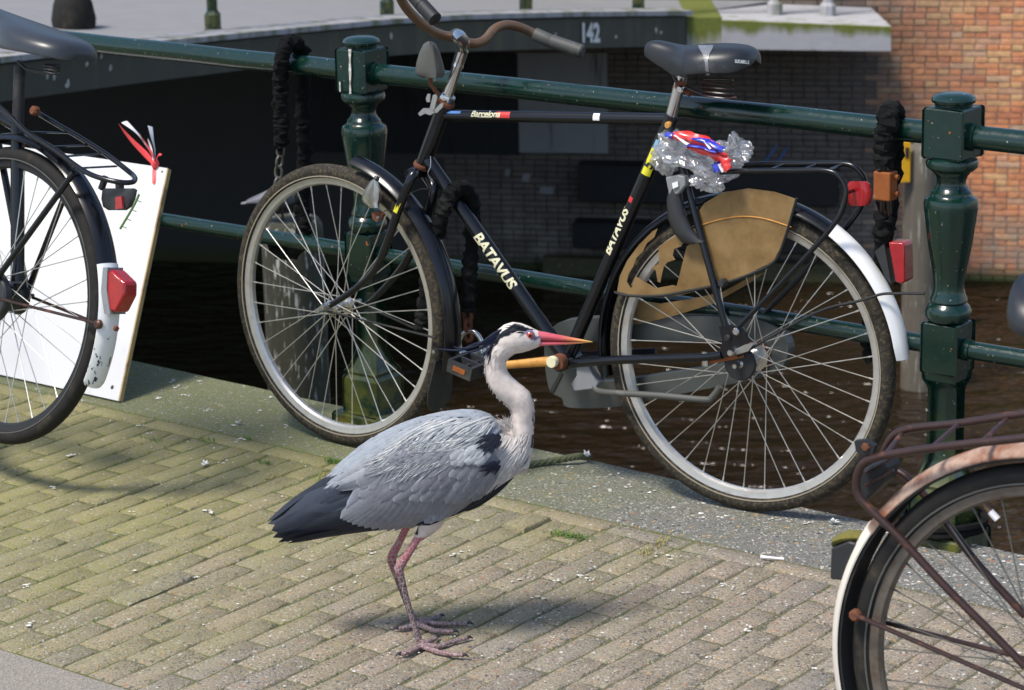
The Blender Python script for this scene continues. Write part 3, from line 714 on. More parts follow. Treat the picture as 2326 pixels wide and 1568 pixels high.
# ================================================================== BICYCLES
def ring(mb, c, u, v, w, prof, seg=72):
    """closed profile (radius, offset along w) swept once round the axle"""
    k = len(prof); V = []; Fc = []
    for i in range(seg):
        a = 2*math.pi*i/seg; d = u*math.cos(a)+v*math.sin(a)
        V += [c + d*r + w*o for r, o in prof]
    for i in range(seg):
        j = (i+1) % seg
        for q in range(k): Fc.append((i*k+q, i*k+(q+1) % k, j*k+(q+1) % k, j*k+q))
    mb.add(V, Fc)
def circ_prof(R, r, n=10, sq=1.): return [(R+r*math.cos(2*math.pi*i/n), r*sq*math.sin(2*math.pi*i/n)) for i in range(n)]
def wheel(name, parent, c, u, v, w, R=.352, tr=.0195, tyre='rubber', rim='alu_rim', spokes=36, flange=.02, hub_r=.015, fo=.032, spoke='spoke', phase=0., sr=.0012, hub_mat='steel', band='tyre_band', side=-1, cross=1.1, hub_len=.055):
    wp = MB(); ring(wp, c, u, v, w, circ_prof(R-tr, tr, 12), 96)
    wh = wp.build(name, tyre, parent, .6)
    q = MB(); R1 = R-2*tr+.004
    ring(q, c, u, v, w, [(R1, -.0125), (R1+.004, -.0135), (R1+.004, -.0105), (R1-.004, -.009), (R1-.004, .009), (R1+.004, .0105), (R1+.004, .0135), (R1, .0125), (R1-.012, .0105), (R1-.016, .004), (R1-.016, -.004), (R1-.012, -.0105)], 96)
    q.build('rim', rim, wh, .5)
    if band:
        q = MB(); rb_ = R-tr*1.45; o_ = side*tr*.905
        ring(q, c, u, v, w, [(rb_-.0014, o_), (rb_+.0014, o_), (rb_+.0014, o_+side*.0012), (rb_-.0014, o_+side*.0012)], 96); q.build('sidewall_band', band, wh, .5)
    q = MB(); q.lathe([(.005, -hub_len-.02), (.0055, -hub_len), (.008, -hub_len+.003), (hub_r, -fo-.006), (flange, -fo-.002), (flange, -fo+.002), (hub_r*.9, -fo+.006), (hub_r*.9, fo-.006), (flange, fo-.002), (flange, fo+.002), (hub_r, fo+.006), (.008, hub_len-.003), (.0055, hub_len), (.005, hub_len+.02)], c, 18, u, v, w)
    q.build('hub', hub_mat, wh, .5)
    for k in range(spokes):
        a = 2*math.pi*(k+.5)/spokes+phase; sd = 1 if k % 2 else -1; cr = cross if (k//2) % 2 else -cross
        p = c + (u*math.cos(a)+v*math.sin(a))*(R1-.014); b = a+cr
        f = c + (u*math.cos(b)+v*math.sin(b))*(flange*.93) + w*(sd*(fo+(.0016 if (k//2) % 2 else -.0016)))
        q = MB(); n1 = p.lerp(f, .045)
        q.tube([p, n1], sr*1.7, 6); q.tube([n1, f], sr, 6); q.build('spoke', spoke, wh)
    return wh
def fender(name, parent, c, u, v, w, R, a0, a1, width, mat, sag=.011, th=.0022, n=40, endround=False):
    rings = []; k = 9
    for i in range(n+1):
        a = lerp(a0, a1, i/n); d = u*math.cos(a)+v*math.sin(a); ww = width
        if endround and i > n-4: ww = width*(1-.12*(i-(n-4))**1.5/4)
        top = []; bot = []
        for j in range(k):
            x = -1+2*j/(k-1); hgt = sag*(1-x*x) - (0 if abs(x) < .95 else .004)
            top.append(c + d*(R-sag+hgt) + w*(x*ww/2)); bot.append(c + d*(R-sag+hgt-th) + w*(x*ww/2*.97))
        rings.append(top + bot[::-1])
    m = MB(); m.loft(rings); return m.build(name, mat, parent, .8)
def saddle(parent, O, fwd, side, up_, L, Wd, mat, spring='rust', springs=True, name='saddle'):
    """O rear-top centre, fwd towards the nose"""
    sts = [(0., .42, .012, .035), (.02, .72, .002, .05), (.08, .95, .0, .062), (.17, 1., -.002, .066), (.28, .93, -.004, .066), (.38, .70, -.007, .062), (.48, .45, -.012, .055), (.60, .33, -.012, .048), (.75, .28, -.008, .044), (.88, .26, -.005, .042), (.96, .22, -.008, .038), (1., .10, -.02, .02)]
    rings = []
    for t, wd, dz, hg in sts:
        ring_ = []; hw = Wd/2*wd
        for k in range(16):
            a = math.pi*k/15; x = math.cos(a); y = math.sin(a)
            ring_.append(O + fwd*(t*L) + side*(hw*(abs(x)**.75)*(1 if x > 0 else -1)) + up_*(dz - hg*(1-y**.8)))
        low = [O + fwd*(t*L) + side*(hw*.88*s_) + up_*(dz-hg*.94) for s_ in (-.9, -.3, .3, .9)]
        rings.append(ring_+low)
    m = MB(); m.loft(rings); sd = m.build(name, mat, parent, .9)
    sub = sd.modifiers.new('sub', 'SUBSURF'); sub.levels = 1; sub.render_levels = 1
    for s_ in (-1, 1) if springs else ():    # coil springs under the wide end
        pts = []; base = O + fwd*(.12*L) + side*(s_*Wd*.24) - up_*.055
        for i in range(81):
            a = i/80*2*math.pi*4.2; pts.append(base + fwd*(math.cos(a)*.019) + side*(math.sin(a)*.019) - up_*(.062*i/80))
        MB().tube(pts, .0024, 6).build('spring', spring, sd)
    c0 = O + fwd*(.46*L) - up_*.1
    for s_ in (-1, 1):
        MB().tube(spline([O+fwd*(.12*L)+side*(s_*Wd*.24)-up_*.117, O+fwd*(.3*L)+side*(s_*.035)-up_*.112, c0+side*(s_*.018), O+fwd*(.72*L)+side*(s_*.014)-up_*.055], 5), .0038, 8).build('saddle_rail', spring, sd)
    return sd
def wrap_text(txt, size, a, b, rad, face, name, mat, parent, at=.5, bold=0., shear=0., space=1., flip=1, lift=.0009, stretch=1.):
    """lettering that follows the tube a->b on the side pointing along `face`"""
    me = text_mesh(txt, size, bold, shear, space); bm = bmesh.new(); bm.from_mesh(me)
    y0 = min(v.co.y for v in bm.verts); y1 = max(v.co.y for v in bm.verts)
    for i in range(1, 9):
        g = bm.verts[:]+bm.edges[:]+bm.faces[:]; bmesh.ops.bisect_plane(bm, geom=g, plane_co=(0, lerp(y0, y1, i/9), 0), plane_no=(0, 1, 0))
    bm.to_mesh(me); bm.free()
    ax = (b-a).normalized()*flip; fc = (face-ax*face.dot(ax)).normalized(); tn = fc.cross(ax) if False else ax.cross(fc)*-1
    up_ = fc.cross(ax)
    ctr_ = a.lerp(b, at)
    def fn(c):
        th = c.y/rad; return ctr_ + ax*(c.x*stretch) + fc*(math.cos(th)*(rad+lift)) + up_*(math.sin(th)*(rad+lift))
    return place_mesh(me, name, mat, parent, fn)
def decal(a, b, rad, face, x0, x1, y0, y1, name, mat, parent, lift=.0006):
    ax = (b-a).normalized(); fc = (face-ax*face.dot(ax)).normalized(); up_ = fc.cross(ax); m = MB(); n = 6
    L_ = [[a+ax*lerp(x0, x1, i/2) + fc*(math.cos(t)*(rad+lift)) + up_*(math.sin(t)*(rad+lift)) for t in [lerp(y0, y1, j/n)/rad for j in range(n+1)]] for i in range(3)]
    m.loft(L_, False, False); return m.build(name, mat, parent)
def bolt(c, n, r, h, mat, parent, name='bolt', seg=6):
    n = Vector(n).normalized(); t = Vector((0, 0, 1)) if abs(n.z) < .9 else Vector((1, 0, 0)); u = (t-n*t.dot(n)).normalized(); v = n.cross(u)
    return MB().lathe([(r, -h), (r, h*.4), (r*.7, h)], c, seg, u, v, n).build(name, mat, parent, .5)

# ------------------------------------------------------------------ bicycle 1: black roadster against the railing
YAW, LEAN = .5413, .0286
BU = Vector((math.cos(YAW), -math.sin(YAW), 0)); bn = Vector((math.sin(YAW), math.cos(YAW), 0)); Z = Vector((0, 0, 1))
BV = Z*math.cos(LEAN) + bn*math.sin(LEAN); BWd = bn*math.cos(LEAN) - Z*math.sin(LEAN)      # BWd points away from the camera
R0 = Vector((.531, 5.5477, .353)); F0 = Vector((-.4226, 6.1155, .353))
def bp(x, y, off=0.): return at_plane(x, y, R0+BWd*off, BWd)
FY, FL = .7089, .021
FU = Vector((math.cos(FY), -math.sin(FY), 0)); fn_ = Vector((math.sin(FY), math.cos(FY), 0)); FV = Z*math.cos(FL)+fn_*math.sin(FL); FWd = fn_*math.cos(FL)-Z*math.sin(FL)
def fp(x, y, off=0.): return at_plane(x, y, F0+FWd*off, FWd)
def ang_r(x, y, c=R0, f=bp, u=BU, v=BV):
    q = f(x, y)-c; return math.atan2(q.dot(v), q.dot(u))
def ang_f(x, y): return ang_r(x, y, F0, fp, FU, FV)
b1 = thing('bicycle', Vector((F0.x, F0.y, 0)), 'black roadster bicycle with torn tan coat guard leaning on the green railing', 'bicycle')
near = -BWd
# wheels
wf = wheel('front_wheel', b1, F0, FU, FV, FWd, tyre='muddy_rubber', phase=.03, flange=.019, hub_r=.012, fo=.028)
wr = wheel('rear_wheel', b1, R0, BU, BV, BWd, tyre='muddy_rubber', flange=.033, hub_r=.022, fo=.03, phase=.06)
# frame
ht0, ht1 = bp(1008, 246), bp(961, 374); tt0, tt1 = bp(1003, 262), bp(1516, 271); bb = bp(1288, 818); dt0 = bp(970, 362); st1 = bp(1527, 262)
m = MB(); m.tube([ht0, ht1], .0185, 16); m.tube([tt0, tt1], .0135, 16); m.tube([dt0, bb], .0168, 16); m.tube([bb, st1], .0162, 16)
m.tube([bb-BWd*.037, bb+BWd*.037], .021, 18)
m.tube([ht0+(ht0-ht1).normalized()*-.004, ht0+(ht0-ht1).normalized()*.008], .0215, 16)
fr = m.build('frame', 'black_paint', b1)
wrap_text('BATAVUS', .036, dt0, bb, .0168, near + Z*.45 - BU*.3, 'lettering', 'letter_cream', fr, .505, .0011, .12, .93, 1, stretch=1.06)
wrap_text('BATAVUS', .030, bb, st1, .0162, near - BU*.6, 'lettering', 'letter_cream', fr, .535, .0010, .12, .93, 1, stretch=.98)
wrap_text('Barcelona', .021, tt0, tt1, .0135, near + Z*.5, 'lettering', 'letter_cream', fr, .215, .0004, .25, .95)
wrap_text('Eclectic Bicycles', .0055, tt0, tt1, .0135, near, 'lettering', 'letter_cream', fr, .215, .0001, .1)
decal(tt0, tt1, .0135, near + Z*.5, .158, .195, -.008, .007, 'sticker', 'red_sticker', fr)
decal(tt0, tt1, .0135, near + Z*.6, .02, .06, -.001, .006, 'sticker', 'blue_paint', fr)
decal(tt0, tt1, .0135, near + Z*.7, .415, .432, -.012, .005, 'scratch', 'letter_white', fr)
sl_ = (st1-bb).length
decal(bb, st1, .0162, near+BU*.1, sl_*.77, sl_*.87, -.013, .010, 'sticker', 'sticker_yellow', fr)
decal(bb, st1, .0162, near+BU*.1, sl_*.87, sl_*.905, -.010, .008, 'sticker', 'sticker_blue', fr)
wrap_text('5', .034, st1, bb, .0162, near+BU*.1, 'lettering', 'letter_dark', fr, .19, .0012, 0, 1, -1, .0016)
decal(bb, st1, .0162, near-BU*.5, sl_*.655, sl_*.675, -.006, .006, 'sticker', 'red_sticker', fr)
bolt(bp(1518, 285, -.022), near, .0085, .006, 'yellow_rust', fr, seg=12)
# rusty headset rings
hd = (ht0-ht1).normalized()
def disc(c, ax, r, h, mat, par, name, seg=18):
    u_ = ax.cross(Vector((.3, 1, .2))).normalized(); v_ = ax.cross(u_); return MB().lathe([(r*.93, -h), (r, -h*.6), (r, h*.6), (r*.93, h)], c, seg, u_, v_, ax).build(name, mat, par, .6)
disc(ht0+hd*.013, hd, .0225, .006, 'rust', fr, 'headset_ring'); disc(ht1-hd*.003, hd, .0225, .006, 'rust', fr, 'headset_ring')
disc(ht0+hd*.026, hd, .0185, .008, 'chrome', fr, 'headset_nut', 8)
# fork
fk = MB(); cr_ = ht1-hd*.02
for sgn, pts in ((-1, [(938, 398), (910, 462), (882, 545), (852, 612), (805, 658), (746, 696)]), (1, [(985, 432), (965, 505), (925, 590), (880, 648), (835, 690), (802, 706)])):
    of = [.034, .045, .05, .052, .055, .058]; P_ = [fp(x, y, sgn*o) for (x, y), o in zip(pts, of)]
    MB().tube(spline([cr_+FWd*(sgn*.02)]+P_, 5), [lerp(.0125, .0075, i/30) for i in range(31)], 10).build('fork_blade', 'black_paint', b1)
MB().tube([cr_-FWd*.045, cr_-FWd*.02, cr_+FWd*.02, cr_+FWd*.045], [.011, .0155, .0155, .011], 12).build('fork_crown', 'black_paint', b1)
bolt(fp(738, 697, -.072), -FWd, .0085, .012, 'chrome', b1, 'axle_nut', 8); bolt(fp(790, 705, .07), FWd, .008, .009, 'chrome', b1, 'axle_nut', 8)
decal(fp(938, 398, -.034), fp(893, 510, -.048), .0125, -FWd, .045, .10, -.006, .006, 'fork_sticker', 'sticker_yellow', b1)
decal(fp(938, 398, -.034), fp(893, 510, -.048), .0125, -FWd, .028, .036, -.007, .007, 'fork_sticker', 'red_sticker', b1)
# front fender, stays and flap
af0, af1 = ang_f(812, 352), ang_f(1015, 838)
ff = fender('front_fender', b1, F0, FU, FV, FWd, .388, af0, af1, .056, 'black_paint')
pf = fp(1012, 800)
fl = []
for (x, y, wd) in ((1012, 815, .05), (1008, 850, .062), (1003, 885, .072), (1000, 915, .066), (998, 930, .04)):
    c = fp(x, y, .0); fl.append([c-FWd*wd*.6-FU*.004, c-FWd*wd*.2, c+FWd*wd*.2, c+FWd*wd*.6-FU*.004, c+FWd*wd*.6-FU*.007, c+FWd*wd*.2-FU*.003, c-FWd*wd*.2-FU*.003, c-FWd*wd*.6-FU*.007])
MB().loft(fl).build('mud_flap', 'dark_plastic', ff)
for sg in (-1, 1):
    MB().tube([F0+FWd*(sg*.058), fp(990, 768, sg*.03)], .0028, 8).build('fender_stay', 'dull_black', ff)
bolt(fp(985, 800, -.03), -FWd, .005, .003, 'steel', ff)
# stem and handlebar
stem_top = bp(1052, 108); MB().tube([ht0+hd*.02, lerp(ht0, stem_top, .97)], .0118, 16).build('stem', 'chrome', b1)
sh = MB(); sh.tube(spline([stem_top-(stem_top-ht0).normalized()*.05, stem_top, fp(1046, 88, .0)+FWd*.0, bp(1036, 80)], 4), [.0135, .0138, .0145, .015, .016, .0165, .017, .017, .017, .017, .0168, .0165, .016], 14)
sh.build('stem_head', 'chrome', b1); bolt(stem_top+Z*.006, Z, .007, .005, 'dull_black', b1, 'stem_bolt', 8)
bar_c = bp(1038, 86)
def hp(x, y, off): return at_plane(x, y, bar_c+FWd*off, FWd)
nearbar = [(1036, 86, 0), (1005, 80, -.04), (975, 66, -.09), (945, 42, -.15), (920, 14, -.2), (908, -14, -.25), (925, -22, -.275), (950, 4, -.283)]
farbar = [(1036, 86, 0), (1072, 99, .04), (1100, 92, .08), (1122, 68, .12), (1148, 57, .16), (1180, 62, .2), (1215, 77, .235), (1262, 96, .255)]
MB().tube(spline([hp(*p) for p in farbar[::-1]+nearbar[1:]], 6), .0112, 14).build('handlebar', 'brown_bar', b1)
for a, b, c_ in (((1213, 77, .234), (1250, 93, .252), (1325, 118, .275)), ((938, -12, -.279), (958, 12, -.284), (990, 46, -.29))):
    A, B, C_ = hp(*a), hp(*b), hp(*c_)
    g_ = MB().tube([A, A.lerp(B, .06), B, B.lerp(C_, .02), B.lerp(C_, .04), C_.lerp(B, .05), C_], [.0145, .0165, .0165, .0150, .0168, .0165, .0125], 14).build('grip', 'grip_grey' if a[0] > 1000 else 'dull_black', b1)
# head lamp with rusty bracket
def px_loft(rows, f, mat, parent, name, near_off, far_off, kx=8):
    """solid from left/right outline pairs (xl, xr, y): elliptical sections in the plane function f"""
    rings = []
    for xl, xr, y in rows:
        a, b = f(xl, y, (near_off+far_off)/2), f(xr, y, (near_off+far_off)/2); c = (a+b)/2; ex = (b-a)/2; ey = (f(xl, y, near_off)-f(xl, y, far_off))/2
        rings.append([c + ex*math.cos(t) + ey*math.sin(t) for t in [2*math.pi*i/(2*kx) for i in range(2*kx)]])
    return MB().loft(rings).build(name, mat, parent, .7)
hl_ = px_loft([(972, 980, 94), (962, 990, 100), (953, 999, 118), (946, 1006, 142), (943, 1011, 162), (946, 1010, 171), (958, 1004, 177)], bp, 'lamp_grey', b1, 'headlamp', -.045, .045)
MB().tube([bp(978, 176), bp(976, 188), bp(990, 208), bp(1012, 226)], .006, 6, flat=.4, flat_dir=BWd).build('lamp_bracket', 'rust', hl_)
MB().tube(spline([bp(1050, 115, -.02), bp(1032, 160, -.02), bp(1008, 205, -.025), bp(990, 230, -.02)], 6), .0012, 6).build('lamp_cable', 'dull_black', b1)
# pressed steel carrier hook on the head tube
m = MB(); n_ = -BWd
for poly in ([(950, 258), (962, 246), (980, 246), (988, 256), (978, 262), (966, 258), (955, 264)], [(976, 250), (984, 216), (990, 214), (994, 220), (987, 250)], [(986, 252), (1000, 236), (1008, 234), (1006, 244), (992, 258)], [(968, 224), (972, 213), (978, 214), (977, 232), (970, 232)]):
    m.prism([bp(x, y, -.03) for x, y in poly], n_, .003)
m.build('carrier_hook', 'steel', b1, None)
# dynamo
dn = px_loft([(846, 852, 408), (840, 858, 413), (828, 866, 432), (821, 867, 452), (826, 862, 462), (840, 862, 473)], fp, 'steel', b1, 'dynamo', -.075, -.035)
MB().tube([fp(854, 409, -.055), fp(857, 402, -.05)], .007, 10).build('dynamo_roller', 'dark_plastic', dn)
m = MB().prism([fp(x, y, -.055) for x, y in ((846, 484), (858, 478), (872, 486), (868, 500), (856, 504), (848, 496))], -FWd, .006); m.build('dynamo_bracket', 'rust', dn, .4)
bolt(fp(860, 494, -.06), -FWd, .005, .004, 'steel', dn)
MB().tube(spline([fp(872, 480, -.05), fp(905, 470, -.05), fp(925, 445, -.045), fp(955, 430, -.04), fp(972, 428, -.04), fp(958, 405, -.035)], 6), .001, 6).build('dynamo_cable', 'dull_black', b1)
MB().tube(spline([bp(978, 355, -.02), bp(978, 378, -.025), bp(972, 395, -.03), bp(985, 415, -.03)], 5), .001, 6).build('brake_cable', 'steel', b1)
# seat post and saddle
sp_top = bp(1549, 172); MB().tube([bp(1521, 276), sp_top], .0128, 16).build('seat_post', 'chrome', b1)
m = MB(); m.tube([bp(1545, 196, -.026), bp(1545, 196, .026)], .0125, 14); m.tube([bp(1540, 190, 0), bp(1570, 212, 0)], .010, 10); cl = m.build('saddle_clamp', 'rust', b1)
bolt(bp(1545, 203, -.03), near, .009, .006, 'chrome', cl, seg=10)
m = MB(); sO = bp(1716, 128)
rowp = [(1717, 136, 146, .012), (1714, 118, 158, .04), (1695, 104, 176, .07), (1655, 100, 174, .084), (1620, 100, 176, .09), (1590, 101, 180, .085), (1565, 104, 181, .066), (1545, 103, 176, .045), (1520, 97, 160, .033), (1495, 91, 146, .029), (1478, 92, 133, .025), (1470, 100, 126, .016), (1467, 110, 120, .006)]
rings = []
for x, yt, yb, hw in rowp:
    T0 = bp(x, yt); Bn = bp(x, yb, -hw*.85); hgt = max(.008, (T0.z - Bn.z)); rg = []
    for k in range(18):
        a = math.pi*k/17; cx = math.cos(a); sy = math.sin(a)
        rg.append(T0 + BWd*(-hw*math.copysign(abs(cx)**.7, cx)) - BV*(hgt*(1-sy**.62)))
    for s_ in (.92, .45, 0, -.45, -.92): rg.append(T0 + BWd*(hw*s_) - BV*(hgt*(.86 if abs(s_) > .5 else .45)))
    rings.append(rg)
m.loft(rings); sd = m.build('saddle', 'saddle_black', b1, 1.0); q = sd.modifiers.new('sub', 'SUBSURF'); q.levels = q.render_levels = 2
dg_ = bpy.context.evaluated_depsgraph_get(); dg_.update(); es = sd.evaluated_get(dg_); em = es.to_mesh()
sbv = BVHTree.FromPolygons([v.co.copy() for v in em.vertices], [tuple(p.vertices) for p in em.polygons]); es.to_mesh_clear()
def cast(bv, x, y, lift):
    d = ray(x, y).normalized(); q = bv.ray_cast(EYE, d); return (q[0]+q[1]*lift) if q[0] is not None else bp(x, y, -.08)
def px_patch(bv, left, right, name, mat, parent, lift=.0009, nx=4):
    """strip between two pixel polylines laid on a surface"""
    L_ = [[cast(bv, lerp(a[0], b[0], i/nx), lerp(a[1], b[1], i/nx), lift) for i in range(nx+1)] for a, b in zip(left, right)]
    return MB().loft(L_, False, False).build(name, mat, parent)
plain('old_glue', (.16, .165, .175), .3, var=.4, scale=120, bump=.4, coat=.3)
px_patch(sbv, [(1586, 105), (1588, 112), (1596, 124), (1601, 138), (1603, 158), (1604, 172)], [(1620, 105), (1619, 112), (1612, 124), (1609, 138), (1610, 158), (1612, 171)], 'glue_streak', 'old_glue', sd, .0022, 8)
px_patch(sbv, [(1561, 112), (1555, 120), (1551, 132), (1550, 145), (1547, 158), (1546, 170)], [(1563, 112), (1557, 120), (1553, 132), (1552, 145), (1549, 158), (1548, 170)], 'crack', 'letter_dark', sd, .0007, 1)
tp = text_mesh('LUCABELLE', 10., .25)
place_mesh(tp, 'lettering', 'letter_white', sd, lambda q: cast(sbv, 1685+q.x*.62, 141-q.y+q.x*.06, .0012))
for s_ in (-1, 1):
    pts = []
    for i in range(97):
        a = i/96*2*math.pi*4.; base = bp(1628, 180, s_*.045).lerp(bp(1628, 222, s_*.045), i/96); pts.append(base + BU*(math.cos(a)*.038) + BWd*(math.sin(a)*.016))
    MB().tube(pts, .0023, 6).build('saddle_spring', 'rusty_tube', b1)
    MB().tube(spline([bp(1672, 222, s_*.045), bp(1640, 222, s_*.045), bp(1590, 212, s_*.025), bp(1560, 200, s_*.018), bp(1538, 188, s_*.015), bp(1526, 165, s_*.012)], 5), .0036, 8).build('saddle_rail', 'rusty_tube', b1)
# rear triangle
for sg in (-1, 1):
    MB().tube(spline([bb+BWd*(sg*.022)-BV*.006, bp(1400, 818, sg*.042), bp(1590, 812, sg*.055), bp(1640, 806, sg*.058)], 5), [.0105]*10+[.0095]*6, 12).build('chain_stay', 'black_paint', b1)
    MB().tube([bp(1520, 284, sg*.018), bp(1556, 402, sg*.04), bp(1648, 742, sg*.056)], [.009, .0088, .0082], 10).build('seat_stay', 'black_paint', b1)
    m = MB(); m.prism([bp(x, y, sg*.058) for x, y in ((1634, 742), (1660, 738), (1690, 745), (1702, 775), (1690, 800), (1650, 812), (1632, 806), (1642, 775))], BWd, .006); m.build('dropout', 'black_paint', b1, .4)
    # carrier tubes
    rk = [(1600, 392), (1700, 389), (1800, 388), (1872, 388), (1904, 400), (1921, 432), (1914, 478), (1888, 520), (1840, 575), (1760, 660), (1672, 750)]
    so_ = [-.05, -.05, -.05, -.05, -.05, -.052, -.056, -.058, -.058, -.058, -.06] if sg < 0 else [.05, .05, .05, .05, .05, .052, .056, .058, .058, .058, .06]
    base = [bp(x, y, -.052) for x, y in rk]          # outline in the near plane, mirrored across the wheel
    MB().tube(spline([p + BWd*(.052+o) for p, o in zip(base, so_)], 5), .0062, 10).build('carrier_tube', 'black_paint', b1)
for x in (1640, 1735, 1810, 1870):
    a = bp(x, 391, -.052); MB().tube([a, a+BWd*.104], .004, 8).build('carrier_bar', 'black_paint', b1)
a = bp(1921, 440, -.052); MB().tube([a, a+BWd*.104], .004, 8).build('carrier_bar', 'black_paint', b1)
rc = px_loft([(1930, 1968, 412), (1925, 1977, 418), (1923, 1981, 440), (1925, 1979, 460), (1932, 1970, 468)], bp, 'red_lens', b1, 'carrier_reflector', -.012, .012)
bolt(bp(1663, 800, -.072), near, .0095, .012, 'chrome', b1, 'axle_nut', 8); bolt(bp(1653, 768, -.064), near, .008, .007, 'dull_black', b1, seg=12); bolt(bp(1672, 753, -.066), near, .0085, .006, 'chrome', b1, seg=12)
m = MB().prism([bp(x, y, -.064) for x, y in ((1672, 806), (1700, 798), (1712, 782), (1710, 778), (1690, 784), (1672, 793))], BWd, .004); m.build('chain_tensioner', 'steel', b1, None)
m = MB().prism([bp(x, y, -.05) for x, y in ((1592, 812), (1640, 812), (1690, 802), (1690, 812), (1640, 822), (1594, 830))], BWd, .004); m.build('brake_arm', 'lock_orange', b1, None)
MB().tube([bp(1600, 800, -.056), bp(1601, 832, -.056)], .0075, 8, flat=.5, flat_dir=BWd).build('brake_arm_clip', 'steel', b1)
disc(R0-BWd*.044, BWd, .038, .006, 'dull_black', wr, 'brake_plate', 28); disc(R0+BWd*.036, BWd, .036, .002, 'rust', wr, 'sprocket', 28)
# rear fender, white tail, stays, tail lamp
ar0, ar1, ar2 = ang_r(1905, 500), ang_r(2044, 815), ang_r(1398, 855)
rf = fender('rear_fender', b1, R0, BU, BV, BWd, .382, ar0+.01, ar2+2*math.pi if ar2 < 0 else ar2, .058, 'black_paint')
fender('fender_tail', rf, R0, BU, BV, BWd, .3845, ar0, ar1, .062, 'white_paint', .013, endround=True)
for sg in (-1, 1):
    MB().tube(spline([R0+BWd*(sg*.06)+BV*.02, bp(1850, 712, sg*.05), bp(1955, 683, sg*.045), bp(2000, 669, sg*.04), bp(2035, 667, sg*.03)] + ([bp(2100, 667, -.03)] if sg < 0 else []), 5), .0031, 8).build('fender_stay', 'dull_black', rf)
tl = MB(); n_ = BWd
for x0, x1, ya, yb, xs in ((1, 1, 1, 1, 1),):
    A = [bp(x, y, -.024) for x, y in ((2018, 550), (2048, 552), (2054, 558), (2056, 640), (2048, 646), (2034, 640))]
    tl.prism([p+BWd*.024 for p in A], BWd, .05)
t_ = tl.build('tail_lamp', 'red_lens', b1, .4, bevel=.003)
MB().prism([bp(x, y, 0) for x, y in ((1996, 568), (2017, 550), (2033, 640), (2020, 628))], BWd, .044).build('lamp_base', 'dark_plastic', t_, .4)
# ring lock
m = MB(); rg = []
for (x, y, hw, th) in ((1528, 402, .020, .010), (1524, 425, .024, .013), (1522, 450, .030, .016), (1527, 490, .036, .017), (1540, 522, .038, .016), (1558, 545, .036, .013), (1576, 552, .028, .008)):
    c = bp(x+10, y, -.052); d_ = (BU*.94+BV*.3).normalized(); rg.append([c + d_*(hw*.5*math.cos(t)*1.25) + BWd*(th*math.sin(t)) for t in [2*math.pi*i/12 for i in range(12)]])
m.loft(rg); rl_ = m.build('ring_lock', 'dark_plastic', b1, .9)
m = MB().prism([bp(x, y, -.055) for x, y in ((1516, 402), (1545, 396), (1560, 400), (1562, 420), (1545, 440), (1524, 445))], BWd, .02); m.build('lock_housing', 'grey_plastic', rl_, .4, bevel=.003)
m = MB().prism([bp(x, y, -.068) for x, y in ((1527, 416), (1540, 412), (1541, 424), (1529, 429))], BWd, .003); m.build('key_slot', 'letter_white', rl_, None)
# chain case on the far side: closed loop with an open middle
cc_o = [(1236, 800), (1240, 765), (1262, 738), (1300, 726), (1400, 721), (1560, 719), (1690, 724), (1750, 738), (1784, 770), (1790, 805), (1770, 840), (1720, 860), (1600, 885), (1480, 908), (1400, 925), (1310, 928), (1282, 922), (1276, 905), (1250, 890), (1240, 850)]
cc_i = [(1300, 830), (1312, 790), (1330, 778), (1420, 775), (1560, 776), (1680, 776), (1700, 790), (1690, 812), (1600, 835), (1500, 850), (1430, 862), (1360, 866), (1320, 858)]
def case_mesh(outer, inner, off, th):
    bm = bmesh.new()
    def loop(pts):
        vs = [bm.verts.new(p) for p in pts]; return [bm.edges.new((vs[i], vs[(i+1) % len(vs)])) for i in range(len(vs))]
    e = loop(spline([bp(x, y, off) for x, y in outer], 3, True)) + loop(spline([bp(x, y, off) for x, y in inner], 3, True))
    r = bmesh.ops.triangle_fill(bm, edges=e, use_beauty=True)
    fs = [f for f in bm.faces]; ex = bmesh.ops.extrude_face_region(bm, geom=fs)
    for v in ex['geom']:
        if isinstance(v, bmesh.types.BMVert): v.co += BWd*th
    bmesh.ops.recalc_face_normals(bm, faces=bm.faces); me = bpy.data.meshes.new('chain_case'); bm.to_mesh(me); bm.free(); me.materials.append(MT['case_grey'])
    o = bpy.data.objects.new('chain_case', me); COL.objects.link(o); attach(o, b1); bv_ = o.modifiers.new('bevel', 'BEVEL'); bv_.width = .004; bv_.segments = 2; bv_.angle_limit = .8; bv_.limit_method = 'ANGLE'; return o
ccs = case_mesh(cc_o, cc_i, .04, .035)
m = MB().prism([bp(x, y, .0385) for x, y in ((1248, 890), (1256, 893), (1278, 850), (1272, 846))], BWd, .003); m.build('case_slot', 'letter_dark', ccs, None)
# cranks and pedals
ck = MB(); ck.tube([bp(1262, 822, -.058), bp(1235, 822, -.060), bp(1165, 828, -.064), bp(1080, 836, -.066)], [.0135, .0115, .0095, .0105], 12, flat=.7, flat_dir=BWd); ck = ck.build('crank', 'yellow_rust', b1)
disc(bp(1255, 822, -.068), BWd, .0135, .008, 'letter_cream', ck, 'crank_cap', 20)
disc(bp(1270, 822, -.048), BWd, .019, .012, 'rust', ck, 'bottom_bracket_cup', 18)
MB().tube([bb+BWd*.05, bp(1360, 806, .085), bp(1490, 800, .09)], .0095, 10, flat=.7, flat_dir=BWd).build('crank', 'dull_black', b1)
pc = bp(1066, 832, -.105); pu, pv = BU*.95+Z*-.25, BV*.97+BU*.2
m = MB()
for sx in (-1, 1): m.box(pc+pu*(.03*sx), pu*.004, BWd*.044, pv*.016)
for so in (-1, 0, 1): m.box(pc+BWd*(.042*so), pu*.034, BWd*.0035, pv*.0155)
